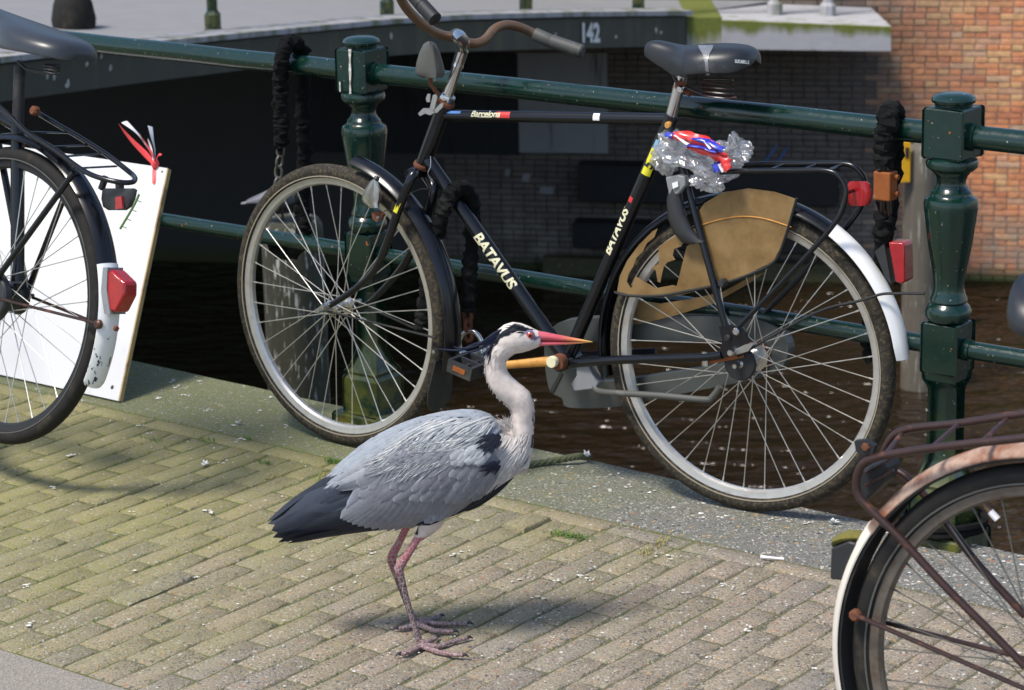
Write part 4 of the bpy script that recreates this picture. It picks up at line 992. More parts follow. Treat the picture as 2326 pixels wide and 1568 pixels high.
m.tube([pc-BWd*.04, pc+BWd*.06], .008, 8); pd_ = m.build('pedal', 'dark_plastic', b1, None)
MB().box(pc-pu*.0-pv*.0-BWd*.0465, pu*.017, BWd*.001, pv*.006).build('pedal_reflector', 'lock_orange', pd_, None)
# side stand folded up
m = MB().prism([bp(x, y, -.012) for x, y in ((1316, 828), (1345, 826), (1352, 845), (1366, 868), (1362, 880), (1312, 886), (1305, 868), (1318, 850))], BWd, .036); ks = m.build('stand_bracket', 'grey_plastic', b1, .4, bevel=.003)
MB().tube(spline([bp(1350, 872, -.02), bp(1358, 888, -.03), bp(1400, 893, -.045), bp(1500, 899, -.055), bp(1600, 908, -.06), bp(1618, 902, -.06), bp(1636, 878, -.06)], 5), .0075, 10).build('stand_leg', 'lamp_grey', b1)
# coat guards (brittle tan plastic, torn at the front)
def film(col, tr):
    g = G('coat_guard'); geo = g.n('NewGeometry')
    c = g.mix(g.noise(30, 6, .6), tuple(x*.85 for x in col), tuple(x*1.12 for x in col)); c = g.mix(g.ramp(g.noise(14, 6, .65), [(.42, 0.), (.72, 1.)]), c, (.25, .14, .045))
    g.set(col=c, rough=.5); t = g.n('BsdfTranslucent'); g.l(c, t.inputs[0]); ms = g.n('MixShader'); ms.inputs[0].default_value = .35
    g.l(g.b.outputs[0], ms.inputs[1]); g.l(t.outputs[0], ms.inputs[2]); tp_ = g.n('BsdfTransparent'); m2 = g.n('MixShader'); m2.inputs[0].default_value = tr
    g.l(ms.outputs[0], m2.inputs[1]); g.l(tp_.outputs[0], m2.inputs[2]); g.l(m2.outputs[0], g.out.inputs[0]); MT['coat_guard'] = g.m
film((.42, .27, .11), .16)
def guard(pxs, off, name='coat_guard', par=b1, dz=0.):
    return MB().prism([bp(x, y, off) for x, y in pxs], BWd, .0016).build(name, 'coat_guard', par, None)
cg = guard([(1584, 486), (1600, 462), (1640, 438), (1700, 428), (1760, 436), (1808, 452), (1796, 500), (1776, 556), (1757, 594), (1700, 622), (1640, 643), (1612, 650), (1600, 600), (1585, 540)], -.031)
guard([(1560, 560), (1585, 545), (1606, 600), (1632, 648), (1612, 652), (1562, 662), (1534, 664), (1545, 620)], -.0322, 'guard_shard', cg)
guard([(1402, 662), (1408, 628), (1425, 592), (1452, 556), (1482, 526), (1494, 519), (1486, 540), (1470, 552), (1460, 572), (1446, 586), (1438, 606), (1428, 622), (1424, 640), (1432, 654), (1450, 650), (1462, 660), (1475, 655), (1492, 664), (1440, 672)], -.031, 'guard_shard', cg)
guard([(1496, 560), (1520, 545), (1546, 530), (1552, 545), (1548, 560), (1532, 565), (1528, 580), (1534, 590), (1516, 596), (1508, 606), (1504, 622), (1500, 642), (1494, 640), (1490, 615), (1480, 607), (1497, 600)], -.031, 'guard_shard', cg)
guard([(1436, 648), (1444, 628), (1460, 638), (1490, 655), (1528, 648), (1556, 656), (1580, 662), (1540, 672), (1490, 676), (1440, 674)], -.0312, 'guard_shard', cg)
guard([(1424, 678), (1500, 690), (1566, 680), (1640, 664), (1700, 632), (1740, 618), (1700, 645), (1620, 690), (1540, 715), (1460, 735), (1428, 738)], .034, 'far_coat_guard')
MB().tube(spline([bp(x, y, -.033) for x, y in ((1396, 664), (1430, 672), (1500, 672), (1570, 660), (1640, 645), (1700, 625), (1757, 596), (1780, 550), (1810, 450))], 5), .0032, 8).build('guard_rim', 'dull_black', b1)
MB().tube(spline([bp(x, y, -.0325) for x, y in ((1592, 512), (1640, 498), (1690, 492), (1740, 498), (1797, 516))], 5), .0016, 6).build('guard_ridge', 'yellow_rust', cg)
bolt(bp(1641, 643, -.045), near, .010, .010, 'dark_plastic', b1, 'guard_clip', 8)

# ------------------------------------------------------------------ bicycle 2: black city bike by the board
Y2, L2 = .738, .196
U2 = Vector((math.cos(Y2), -math.sin(Y2), 0)); n2 = Vector((math.sin(Y2), math.cos(Y2), 0)); V2 = Z*math.cos(L2)+n2*math.sin(L2); W2 = n2*math.cos(L2)-Z*math.sin(L2)
C2 = Vector((-1.189, 5.894, .352*math.cos(L2)+.104))
def cp(x, y, off=0.): return at_plane(x, y, C2+W2*off, W2)
def ang2(x, y): return ang_r(x, y, C2, cp, U2, V2)
b2 = thing('bicycle', Vector((C2.x, C2.y, 0)), 'black bicycle with flaking white fender tip parked before the white board', 'bicycle')
w2 = wheel('rear_wheel', b2, C2, U2, V2, W2, flange=.045, hub_r=.04, fo=.03, hub_mat='dark_plastic', band='lamp_grey', rim='dull_black', phase=.02)
disc(C2-W2*.045, W2, .062, .012, 'dark_plastic', w2, 'hub_cover', 24)
a20, a21 = ang2(253, 602), ang2(205, 868)
f2 = fender('rear_fender', b2, C2, U2, V2, W2, .385, a20, ang2(60, 322)+1.1, .058, 'black_paint')
streaky('flaked_white', (.74, .74, .70), (.8, .8, .77), (.03, .03, .04), (.58, .60), (30, 30, 18), .3, .45)
fender('fender_tail', f2, C2, U2, V2, W2, .387, a20+.01, lerp(a20, a21, .55), .062, 'white_paint', .012)
fender('fender_tip', f2, C2, U2, V2, W2, .387, lerp(a20, a21, .55), a21, .062, 'flaked_white', .012, endround=True)
bolt(cp(245, 742, -.02)+U2*.03, U2-W2*.3, .007, .004, 'rust', f2)
m = MB(); A = [cp(x, y, -.005) for x, y in ((258, 618), (268, 612), (298, 642), (297, 672), (278, 710), (262, 708), (256, 660))]
m.prism(A, W2, .04); t2 = m.build('tail_reflector', 'red_lens', b2, .3, bevel=.006)
MB().prism([cp(x, y, -.005) for x, y in ((252, 608), (262, 608), (260, 660), (268, 714), (255, 714), (247, 662))], W2, .046).build('reflector_base', 'grey_plastic', t2, None)
for sg in (-1, 1): MB().tube([C2+W2*(sg*.06), cp(222, 735, sg*.035)], .0038, 8).build('fender_stay', 'rusty_tube', f2)
bolt(cp(222, 737, -.035), -W2, .011, .006, 'rusty_tube', f2, 'stay_lug', 10)
for sg in (-1, 1):
    MB().tube([C2+W2*(sg*.06)-U2*.01, cp(168, 392, sg*.058)], .0075, 10).build('carrier_stay', 'black_paint', b2)
    MB().tube([C2+W2*(sg*.058), C2+W2*(sg*.03)+V2*.42-U2*.16], .0085, 10).build('seat_stay', 'black_paint', b2)
rk2 = [(75, 250), (120, 277), (180, 312), (240, 350), (290, 388), (306, 404), (300, 414), (270, 414), (220, 402), (180, 382), (120, 338), (60, 300), (20, 262), (-30, 222)]
ro2 = [.05]*5+[.035, .0, -.03]+[-.05]*6
def cz(x, y, off): return cp(x, y, off)
MB().tube(spline([cz(x, y, o) for (x, y), o in zip(rk2, ro2)], 5), .0062, 10).build('carrier_tube', 'black_paint', b2)
for (a, b) in (((64, 300), (150, 302)), ((110, 334), (196, 330)), ((142, 356), (222, 350)), ((185, 382), (262, 378))):
    MB().tube([cp(*a, -.05), cp(*b, .05)], .008, 8, flat=.3, flat_dir=Z).build('carrier_bar', 'black_paint', b2)
m = MB(); m.tube([cp(240, 402, .0), cp(230, 430, .0)], .008, 8); m.tube([cp(272, 415, 0), cp(272, 428, 0)], .01, 8); m.build('lamp_bracket', 'dull_black', b2)
tl2 = px_loft([(238, 306, 428), (232, 312, 432), (230, 308, 452), (234, 300, 470), (246, 288, 478)], cp, 'dark_plastic', b2, 'tail_lamp', -.02, .02)
MB().prism([cp(x, y, -.0225) for x, y in ((264, 448), (278, 446), (280, 474), (264, 476))], W2, .006).build('lens', 'red_lens', tl2, None)
# small printed LED strip dangling from the lamp
ls = MB(); pl_ = [cp(316, 442, -.03), cp(306, 464, -.03), cp(294, 485, -.03), cp(282, 505, -.03), cp(273, 520, -.03)]
ls.tube(spline(pl_, 5), .0028, 6)
for t in range(1, 5):
    q = pl_[t].lerp(pl_[t-1], .4); ls.tube([q, q+U2*.016-Z*.002], .0012, 5)
plain('circuit_green', (.1, .2, .06), .5, var=.6, scale=200); ls.build('led_strip', 'circuit_green', tl2)
# seat tube, post and saddle
sc2 = cp(52, 150, 0.)
MB().tube([cp(40, 300, 0), cp(45, 150, 0)], .014, 14).build('seat_post', 'dull_black', b2)
MB().tube([cp(40, 640, 0), cp(40, 290, 0)], .0165, 14).build('seat_tube', 'black_paint', b2)
MB().tube([cp(40, 660, 0), cp(-300, 730, 0)], .0165, 14).build('chain_stay', 'black_paint', b2)
bolt(cp(78, 252, -.01), -W2, .012, .008, 'rust', b2, 'carrier_bolt', 8)
plain('saddle_shiny', (.03, .033, .038), .34, var=.15, scale=30, dirt=(.12, .12, .13), dirt_at=(.6, .8))
row2 = [(186, 118, 150, .030), (180, 100, 152, .062), (160, 86, 150, .085), (130, 74, 146, .098), (100, 62, 142, .10), (75, 52, 138, .094), (50, 42, 125, .075), (20, 30, 105, .05), (-20, 14, 80, .036), (-70, -6, 50, .03), (-110, -22, 25, .018)]
rings = []
for x, yt, yb, hw in row2:
    T0 = cp(x, yt); Bn = cp(x, yb, -hw*.6); hgt = max(.01, min(.075, (T0.z-Bn.z))); rg = []
    for k in range(16):
        a = math.pi*k/15; cx = math.cos(a); sy = math.sin(a); rg.append(T0 + W2*(-hw*math.copysign(abs(cx)**.75, cx)) - V2*(hgt*(1-sy**.6)))
    for s_ in (.9, 0, -.9): rg.append(T0 + W2*(hw*s_) - V2*(hgt*(.85 if s_ else .5)))
    rings.append(rg)
m = MB(); m.loft(rings); s2 = m.build('saddle', 'saddle_shiny', b2, 1.); q = s2.modifiers.new('sub', 'SUBSURF'); q.levels = q.render_levels = 2
for s_ in (-1, 1):
    pts = []
    for i in range(61):
        a = i/60*2*math.pi*3; base = cp(118, 146, s_*.045).lerp(cp(118, 168, s_*.045), i/60); pts.append(base + U2*(math.cos(a)*.02) + W2*(math.sin(a)*.014))
    MB().tube(pts, .0028, 6).build('saddle_spring', 'dull_black', b2)
    MB().tube([cp(118, 168, s_*.045), cp(60, 158, s_*.02), cp(40, 140, s_*.015)], .0038, 8).build('saddle_rail', 'dull_black', b2)
# the rest of the frame runs out of the picture: stand, bottom bracket, front end
bbk = C2-U2*.47+V2*-.03
for sg in (-1, 1): MB().tube([bbk, Vector((bbk.x, bbk.y, 0))+W2*(sg*.13)+Z*.0+U2*.03], .008, 8).build('stand_leg', 'dull_black', b2)
MB().tube([cp(40, 660, 0), bbk], .0165, 12).build('chain_stay', 'black_paint', b2)
hd2 = C2-U2*.92+V2*.52; MB().tube([bbk, hd2], .0165, 12).build('down_tube', 'black_paint', b2); MB().tube([cp(42, 290, 0), hd2+V2*.1], .014, 12).build('top_tube', 'black_paint', b2)
wheel('front_wheel', b2, C2-U2*1.12, U2, V2, W2, band=None, spokes=24)
MB().tube([hd2+V2*.12, C2-U2*1.12], .012, 10).build('fork', 'black_paint', b2)

# ------------------------------------------------------------------ bicycle 3: rusty bike, rear end in the corner
Y3 = .605
U3 = Vector((math.cos(Y3), -math.sin(Y3), 0)); W3 = Vector((math.sin(Y3), math.cos(Y3), 0)); V3 = Z.copy(); C3 = Vector((.83, 3.655, .352))
def dp(x, y, off=0.): return at_plane(x, y, C3+W3*off, W3)
def ang3(x, y): return ang_r(x, y, C3, dp, U3, V3)
plain('cream_paint', (.74, .68, .58), .4, var=.1, scale=20, dirt=(.42, .2, .08), dirt_at=(.60, .74), dirt_scale=14)
plain('old_rim', (.15, .125, .10), .5, .3, var=.3, scale=60, dirt=(.1, .06, .035), dirt_at=(.5, .7), dirt_scale=25)
b3 = thing('bicycle', Vector((C3.x, C3.y, 0)), 'rusty brown bicycle with rust-stained white rear fender and bent carrier', 'bicycle')
w3 = wheel('rear_wheel', b3, C3, U3, V3, W3, tyre='rubber', band='lamp_grey', rim='old_rim', spoke='lamp_grey', phase=.1, sr=.0011)
a3 = [ang3(1985, 1190), ang3(1903, 1480), ang3(2300, 1004)]
fix = lambda a: a if a > 0 else a+2*math.pi
f3 = fender('rear_fender', b3, C3, U3, V3, W3, .385, .2, fix(a3[0]), .06, 'orange_fender' if 'orange_fender' in MT else plain('orange_fender', (.46, .33, .25), .5, var=.3, scale=14, bump=.25, dirt=(.20, .062, .022), dirt_at=(.42, .6), dirt_scale=11), sag=.013)
fender('fender_tail', f3, C3, U3, V3, W3, .387, fix(a3[0])-.0, fix(ang3(1908, 1345))+.9, .062, 'cream_paint', .014)
fender('fender_liner', f3, C3, U3, V3, W3, .3815, .2, fix(ang3(1908, 1345))+.88, .057, 'dull_black', .0135)
MB().prism([dp(x, y, 0) for x, y in ((1900, 1238), (1940, 1222), (1958, 1228), (1946, 1270), (1934, 1312), (1898, 1308))], W3, .04).build('rubber_bumper', 'letter_dark', b3, .4, bevel=.003)
def mossmat(): plain('moss', (.16, .14, .03), .95, var=.5, scale=200, bump=.8)
mossmat()
m = MB(); rg = []
for x, y, r_ in ((1896, 1236, .006), (1905, 1224, .012), (1925, 1217, .013), (1945, 1216, .011), (1960, 1219, .006)):
    c = dp(x, y, 0); rg.append([c + U3*(r_*.2*math.cos(t)) + Z*(r_*.7*math.sin(t)) + W3*(r_*1.6*math.cos(t)) for t in [2*math.pi*i/10 for i in range(10)]])
m.loft(rg); m.build('moss_tuft', 'moss', b3)
for sg, pts in ((-1, [(2480, 978), (2300, 998), (2150, 1014), (2050, 1028), (1995, 1038), (1962, 1052), (1946, 1085), (1950, 1125), (1985, 1165), (2050, 1228), (2140, 1325), (2240, 1425), (2330, 1515)]), (1, [(2480, 920), (2300, 944), (2180, 962), (2100, 970), (2060, 976), (2030, 990), (2010, 1022), (2006, 1050), (2020, 1062), (2060, 1085), (2120, 1150), (2220, 1280), (2330, 1400)])):
    MB().tube(spline([dp(x, y, sg*.055) for x, y in pts], 5), .0066, 10).build('carrier_tube', 'rusty_tube', b3)
for a, b in (((2005, 1040), (2050, 982)), ((2110, 1022), (2180, 960)), ((2225, 1008), (2290, 948)), ((2470, 980), (2480, 920))):
    MB().tube([dp(*a, -.055), dp(*b, .055)], .0045, 8, flat=.5, flat_dir=Z).build('carrier_bar', 'rusty_tube', b3)
m = MB().prism([dp(x, y, .0) for x, y in ((1966, 1062), (2020, 1040), (2032, 1058), (2020, 1090), (1980, 1130), (1962, 1115))], W3, .05); m.build('lamp_bracket', 'dull_black', b3, .3, bevel=.003)
for y in (1062, 1092): MB().tube([dp(1966, y+12, -.03), dp(2030, y-24, -.03)], .0025, 6).build('bracket_wire', 'rusty_tube', b3)
m = MB().prism([dp(x, y, -.05) for x, y in ((1944, 1000), (1968, 998), (1990, 1012), (1986, 1030), (1966, 1032), (1948, 1024))], W3, .012); bk3 = m.build('carrier_clip', 'dull_black', b3, .3)
bolt(dp(1966, 1016, -.058), -W3, .007, .004, 'rust', bk3)
for sg in (-1, 1):
    MB().tube([C3+W3*(sg*.06), dp(1940, 1396, sg*.036)], .0042, 8).build('fender_stay', 'rusty_tube', f3)
bolt(dp(1942, 1398, -.034), -W3, .010, .006, 'rust', f3, 'stay_lug', 8)
vv = dp(2240, 1150, 0); MB().tube([dp(2226, 1128, 0), dp(2240, 1152, 0), dp(2262, 1176, 0)], [.004, .0045, .004], 8).build('valve', 'brown_bar', w3)
MB().tube([dp(2250, 1162, 0), dp(2266, 1180, 0)], .0055, 8).build('valve_cap', 'white_tape', w3)
rc3 = C3 + U3*.42
sd3 = dp(2322, 630, .0); m = MB()
saddle(b3, sd3, U3, W3, Z, .26, .2, 'saddle_black', springs=False)
MB().tube([C3+U3*.47-Z*.05, sd3+U3*.14-Z*.05], .0165, 12).build('seat_tube', 'rusty_tube', b3)
for sg in (-1, 1):
    MB().tube([C3+W3*(sg*.058), C3+U3*.47-Z*.05], .010, 10).build('chain_stay', 'rusty_tube', b3); MB().tube([C3+W3*(sg*.058), lerp(C3+U3*.47-Z*.05, sd3+U3*.14-Z*.05, .62)], .0085, 10).build('seat_stay', 'rusty_tube', b3)
bk_ = C3+U3*.47-Z*.05; h3 = C3+U3*.95+Z*.5
MB().tube([bk_, h3], .0165, 12).build('down_tube', 'rusty_tube', b3); MB().tube([h3+Z*.12-U3*.03, C3+U3*1.1], .013, 10).build('fork', 'rusty_tube', b3)
wheel('front_wheel', b3, C3+U3*1.1, U3, V3, W3, band=None, spokes=24, rim='old_rim')
for sg in (-1, 1): MB().tube([bk_, bk_+W3*(sg*.14)-Z*bk_.z+U3*.02], .008, 8).build('stand_leg', 'rusty_tube', b3)
# ================================================================== THINGS ON AND AROUND THE RAILING
def rp(x, y, t=0.): return at_plane(x, y, ST(0, t), RN)
def sleeve(mb, pts, r, seed, seg=18, n=20):
    P_ = spline(pts, n); rr = []
    for i in range(len(P_)):
        rr.append(r*(1 + .05*math.sin(i*.8+seed) + .20*mnoise.noise(Vector((i*.3, seed, 0))) + .12*mnoise.noise(Vector((i*1.3, seed, 5)))))
    P_ = [p + Vector((mnoise.noise(Vector((i*.3, seed, 4)))*r*.22, 0, mnoise.noise(Vector((i*.3, seed, 9)))*r*.2)) for i, p in enumerate(P_)]
    o = len(mb.v); mb.tube(P_, rr, seg)
    for q in range(o, len(mb.v)):            # cloth wrinkles
        p = Vector(mb.v[q]); i = min((q-o)//seg, len(P_)-1); d = p-P_[i]
        f = 1 + .34*mnoise.noise(p*75+Vector((seed, 0, 0))) + .2*mnoise.noise(Vector((p.x*60, p.y*60, p.z*190)))
        mb.v[q] = tuple(P_[i]+d*f)
def link(c, d, up_, L, W_, r, mat, parent, name='chain_link'):
    """one oval chain link, long axis d, flat in the plane (d, up_)"""
    d = Vector(d).normalized(); up_ = (Vector(up_)-d*Vector(up_).dot(d)).normalized(); pts = []
    for i in range(16):
        a = 2*math.pi*i/16; pts.append(c + d*(math.cos(a)*L/2 + math.copysign(L*.12, math.cos(a))) + up_*(math.sin(a)*W_/2))
    return MB().tube(pts, r, 7, closed=True).build(name, mat, parent)
def chain(a, b, n, L, W_, r, mat, parent, sag=0., axis=None):
    for i in range(n):
        t = (i+.5)/n; c = a.lerp(b, t); d = (b-a); k = RN if i % 2 else RD
        link(c, d, k, L, W_, r, mat, parent)
# chain lock hanging over the top rail
lk = thing('chain_lock', rp(650, 330, .04), 'black fabric-sleeved steel chain hanging over the top rail above a pigeon', 'chain lock')
m = MB(); sleeve(m, [rp(637, 332, .042), rp(640, 290, .042), rp(637, 235, .042), rp(637, 180, .045), rp(640, 135, .052), rp(650, 103, .036), rp(665, 98, .005), rp(682, 112, -.036), rp(690, 170, -.045), rp(688, 250, -.045), rp(692, 330, -.045), rp(690, 400, -.045), rp(686, 470, -.04), rp(690, 525, -.03), rp(672, 565, -.03), rp(640, 572, -.03), (rp(622, 555, -.03))], .0185, 1.)
m.build('sleeve', 'sleeve', lk)
cA, cB = rp(638, 330, .042), rp(626, 478, .03); chain(cA, cB, 6, .026, .022, .0036, 'chain_steel', lk)
# chain over the down tube
l2 = thing('chain_lock', bp(1060, 700, -.03), 'black sleeved chain looped over the bicycle down tube with a silver padlock', 'chain lock')
m = MB(); sleeve(m, [bp(958, 752, -.034), bp(964, 700, -.036), bp(972, 630, -.037), bp(984, 560, -.037), bp(1002, 495, -.038), bp(1022, 445, -.034), bp(1043, 428, -.012), bp(1062, 438, .022), bp(1074, 480, .036), bp(1070, 560, .036), bp(1066, 640, .036), bp(1062, 706, .036)], .0175, 2.3)
m.build('sleeve', 'sleeve', l2)
chain(bp(1062, 706, .034), bp(1064, 772, .03), 3, .024, .022, .0048, 'rust', l2)
c = bp(1068, 784, .03)
MB().tube(spline([bp(1046, 800, .03), bp(1044, 776, .03), bp(1056, 756, .03), bp(1076, 754, .03), bp(1092, 772, .03), bp(1094, 800, .03)], 5), .0058, 10).build('shackle', 'chrome', l2)
m = MB().prism([bp(x, y, .03) for x, y in ((1040, 792), (1056, 800), (1080, 800), (1100, 790), (1104, 812), (1090, 826), (1052, 828), (1038, 814))], BWd, .024); m.build('padlock_body', 'steel', l2, .4, bevel=.004)
# lock at the right-hand post
l3 = thing('chain_lock', rp(2012, 420, .045), 'short sleeved chain with rusty orange padlock hanging on the rail by the tail lamp', 'chain lock')
m = MB(); sleeve(m, [rp(2008, 374, .047), rp(2008, 345, .048), rp(2012, 310, .05), rp(2014, 280, .048), rp(2018, 258, .03), rp(2028, 254, 0), rp(2034, 272, -.034), rp(2030, 320, -.04), rp(2024, 380, -.04), rp(2018, 440, -.04), rp(2012, 520, -.035)], .0225, 4.1, n=10); m.build('sleeve', 'sleeve', l3)
m = MB(); sleeve(m, [rp(2010, 488, .03), rp(2008, 530, .03), rp(2000, 600, .0), rp(1985, 690, -.02), rp(1975, 760, -.035), rp(1982, 815, -.03)], .019, 5.7); m.build('sleeve', 'sleeve', l3)
for dx in (-.008, .009):
    MB().tube([rp(2008, 366, .047)+RD*dx, rp(2010, 396, .047)+RD*dx], .004, 8).build('shackle', 'rusty_tube', l3); MB().tube([rp(2010, 450, .045)+RD*dx, rp(2012, 494, .035)+RD*dx], .0045, 8).build('shackle', 'rusty_tube', l3)
pc_ = rp(2011, 421, .047); MB().box(pc_, RD*.0205, RN*.017, Z*.031).build('padlock_body', 'lock_orange', l3, None, bevel=.003)
for y in (402, 440): MB().tube([rp(2034, y, .04), rp(2041, y+1, .04)], .006, 10).build('padlock_pin', 'lock_orange', l3)

# white board leaning against the lower rail
BT = .271; tilt = math.atan((BT-.024)/HL); bdir = (Z*math.cos(tilt) - RN*math.sin(tilt)); bnrm = (RN*math.cos(tilt) + Z*math.sin(tilt))
B0 = ST(0, BT, .004)
def bdp(x, y, o=0.): return at_plane(x, y, B0+bnrm*o, bnrm)
br_, tr_ = bdp(272, 915), bdp(383, 384); tl_ = tr_ - RD*1.25; bl_ = br_ - RD*1.1
for p in (br_, bl_): p.z = max(p.z, .004)
bd = thing('white_board', br_, 'large white painted board with worn edge leaning against the lower rail', 'board')
MB().prism([bl_, br_, tr_, tl_], bnrm, .012).build('panel', 'board_white', bd, None)
m = MB(); e_ = (tr_-br_); sd_ = RD*.0025; m.box((br_+tr_)/2+sd_, e_/2*.998, RD*.0025, bnrm*.0065); m.build('raw_edge', 'board_edge', bd, None)
q = bdp(255, 880, .0075); MB().lathe([(.006, 0), (.004, .0012)], q, 10, RD, bdir, bnrm).build('screw_hole', 'letter_dark', bd)
q = bdp(368, 390, .0075); MB().lathe([(.003, 0), (.002, .0012)], q, 8, RD, bdir, bnrm).build('screw_hole', 'rust', bd)
# barrier tape knotted through the board's corner
tpg = thing('barrier_tape', bdp(350, 380, .01), 'red and white barrier tape knotted at the top corner of the white board', 'tape')
def ribbon(pts, wd, mat, par, name, tw=0.):
    P_ = spline([bdp(x, y, o) for x, y, o in pts], 6); rings = []
    for i, p in enumerate(P_):
        t = (P_[min(i+1, len(P_)-1)]-P_[max(i-1, 0)]).normalized(); sdv = (t.cross(bnrm)*math.cos(tw+i*.06) + bnrm*math.sin(tw+i*.06)); w_ = wd*(.6+.4*min(1, i/6))
        rings.append([p-sdv*w_, p+bnrm*.0012, p+sdv*w_, p-bnrm*.0012])
    return MB().loft(rings).build(name, mat, par, .9)
ribbon([(350, 372, .01), (330, 350, .02), (300, 320, .03), (276, 292, .03), (271, 283, .03)], .0095, 'pink_tape', tpg, 'tape_end')
ribbon([(352, 370, .012), (342, 345, .03), (325, 322, .04), (312, 304, .045), (295, 288, .045), (282, 277, .04)], .0095, 'white_tape', tpg, 'tape_loop', .5)
ribbon([(352, 372, .015), (345, 350, .035), (328, 322, .045), (316, 303, .05)], .008, 'pink_tape', tpg, 'tape_loop', .3)
ribbon([(351, 374, .01), (352, 345, .02), (346, 315, .025), (341, 287, .025)], .0085, 'white_tape', tpg, 'tape_end', .7)
ribbon([(350, 372, .012), (344, 340, .03), (336, 318, .035)], .007, 'white_tape', tpg, 'tape_end', .2)
ribbon([(350, 374, .009), (350, 395, .009), (350, 417, .009)], .0055, 'pink_tape', tpg, 'tape_end')
ribbon([(352, 372, .014), (360, 352, .03), (366, 353, .03)], .004, 'pink_tape', tpg, 'tape_end')
MB().lathe([(.004, -.012), (.011, -.004), (.012, .003), (.005, .012)], bdp(352, 373, .012), 10, bnrm, RD, bdir).build('knot', 'pink_tape', tpg)

# plastic bag tied on the carrier
def film_clear():
    g = G('clear_film'); t = g.n('BsdfTransparent'); gl = g.n('BsdfGlossy'); gl.inputs['Roughness'].default_value = .12
    d = g.n('BsdfDiffuse'); d.inputs[0].default_value = (.8, .8, .82, 1); tr = g.n('BsdfTranslucent'); tr.inputs[0].default_value = (.75, .75, .78, 1)
    lw = g.n('LayerWeight'); lw.inputs[0].default_value = .45
    a1 = g.n('MixShader'); a1.inputs[0].default_value = .5; g.l(d.outputs[0], a1.inputs[1]); g.l(tr.outputs[0], a1.inputs[2])
    a2 = g.n('MixShader'); g.l(g.rng(g.noise(35, 4), .3, .7, .06, .42), a2.inputs[0]); g.l(t.outputs[0], a2.inputs[1]); g.l(a1.outputs[0], a2.inputs[2])
    a3 = g.n('MixShader'); g.l(g.rng(lw.outputs['Facing'], 0, 1, .14, .7), a3.inputs[0]); g.l(a2.outputs[0], a3.inputs[1]); g.l(gl.outputs[0], a3.inputs[2])
    bm_ = g.n('Bump'); bm_.inputs['Strength'].default_value = .8; bm_.inputs['Distance'].default_value = .004; g.l(g.noise(90, 3), bm_.inputs['Height']); g.l(bm_.outputs[0], gl.inputs['Normal'])
    g.l(a3.outputs[0], g.out.inputs[0]); MT['clear_film'] = g.m
film_clear()
plain('bag_red', (.72, .035, .03), .3, var=.2, scale=60, coat=.4); plain('bag_blue', (.03, .05, .42), .3, var=.2, scale=60, coat=.4); plain('bag_white', (.8, .8, .82), .3, var=.05, coat=.3)
bag = thing('plastic_bag', bp(1590, 390, -.06), 'crumpled clear plastic bread bag with red and blue print on the carrier', 'plastic bag')
def crumple(cx, cy, rx, ry, off, dz, seed, name, amp=.3, rot=0., mat='clear_film'):
    bm = bmesh.new(); bmesh.ops.create_icosphere(bm, subdivisions=4, radius=1.)
    c = bp(cx, cy, off); k = mpp(c); co, si = math.cos(rot), math.sin(rot)
    for v in bm.verts:
        p = v.co.copy(); n1 = mnoise.noise(p*1.3+Vector((seed, 0, 0))); n2 = abs(mnoise.noise(p*2.3+Vector((0, seed, 0)))); n3 = abs(mnoise.noise(p*4.4+Vector((0, 0, seed))))
        s_ = 1+amp*1.2*n1+amp*1.1*n2-amp*1.*n3
        x, y = p.x*rx*s_, p.z*ry*s_; x, y = x*co-y*si, x*si+y*co
        v.co = c + BU*(x*k) + BV*(y*k) + BWd*(p.y*dz*s_)
    me = bpy.data.meshes.new(name); bm.to_mesh(me); bm.free(); me.materials.append(MT[mat]); o = bpy.data.objects.new(name, me); COL.objects.link(o); attach(o, bag); return o
crumple(1562, 350, 74, 36, -.03, .05, 3., 'film', .42, -.25)
crumple(1520, 348, 34, 40, -.03, .04, 8., 'film', .5)
crumple(1666, 350, 34, 36, -.02, .03, 5., 'film', .6, .5)
crumple(1610, 408, 52, 24, -.045, .035, 12., 'film', .5, .1)
def strip(pts, wds, mat, name, off=-.086):
    P_ = spline([bp(x, y, off) for x, y in pts], 6); W_ = [interp(i, [0, len(P_)-1], wds) if len(wds) == 2 else interp(i/(len(P_)-1), [j/(len(wds)-1) for j in range(len(wds))], wds) for i in range(len(P_))]; rings = []
    for i, p in enumerate(P_):
        t = (P_[min(i+1, len(P_)-1)]-P_[max(i-1, 0)]).normalized(); sdv = t.cross(BWd).normalized(); w_ = W_[i]*mpp(p)/2; bow = BWd*(.012+.006*math.sin(i*1.1))
        rings.append([p+sdv*(w_*s_)+bow*(abs(s_)**2)+BWd*(.004*mnoise.noise(Vector((i*.5, s_*2, 3)))) for s_ in (-1, -.6, -.2, .2, .6, 1)])
    return MB().loft(rings, False, False).build(name, mat, bag, .9)
strip([(1518, 312), (1550, 312), (1590, 324), (1625, 340)], [16, 26, 30, 24], 'bag_red', 'red_print', -.085)
strip([(1560, 336), (1600, 346), (1632, 360), (1650, 376)], [14, 22, 26, 30], 'bag_red', 'red_print', -.083)
strip([(1570, 316), (1602, 324), (1640, 344)], [8, 14, 16], 'bag_blue', 'blue_print', -.09)
strip([(1555, 332), (1590, 336), (1626, 348)], [5, 8, 8], 'bag_blue', 'blue_print', -.092)
strip([(1508, 308), (1526, 311)], [12, 16], 'bag_blue', 'blue_print', -.088)
strip([(1530, 308), (1560, 330)], [5, 6], 'bag_white', 'white_print', -.09)
strip([(1598, 322), (1612, 340)], [5, 6], 'bag_white', 'white_print', -.093)
strip([(1618, 374), (1628, 392)], [24, 20], 'bag_blue', 'blue_print', -.088)
strip([(1640, 372), (1652, 388)], [26, 22], 'bag_red', 'red_print', -.089)
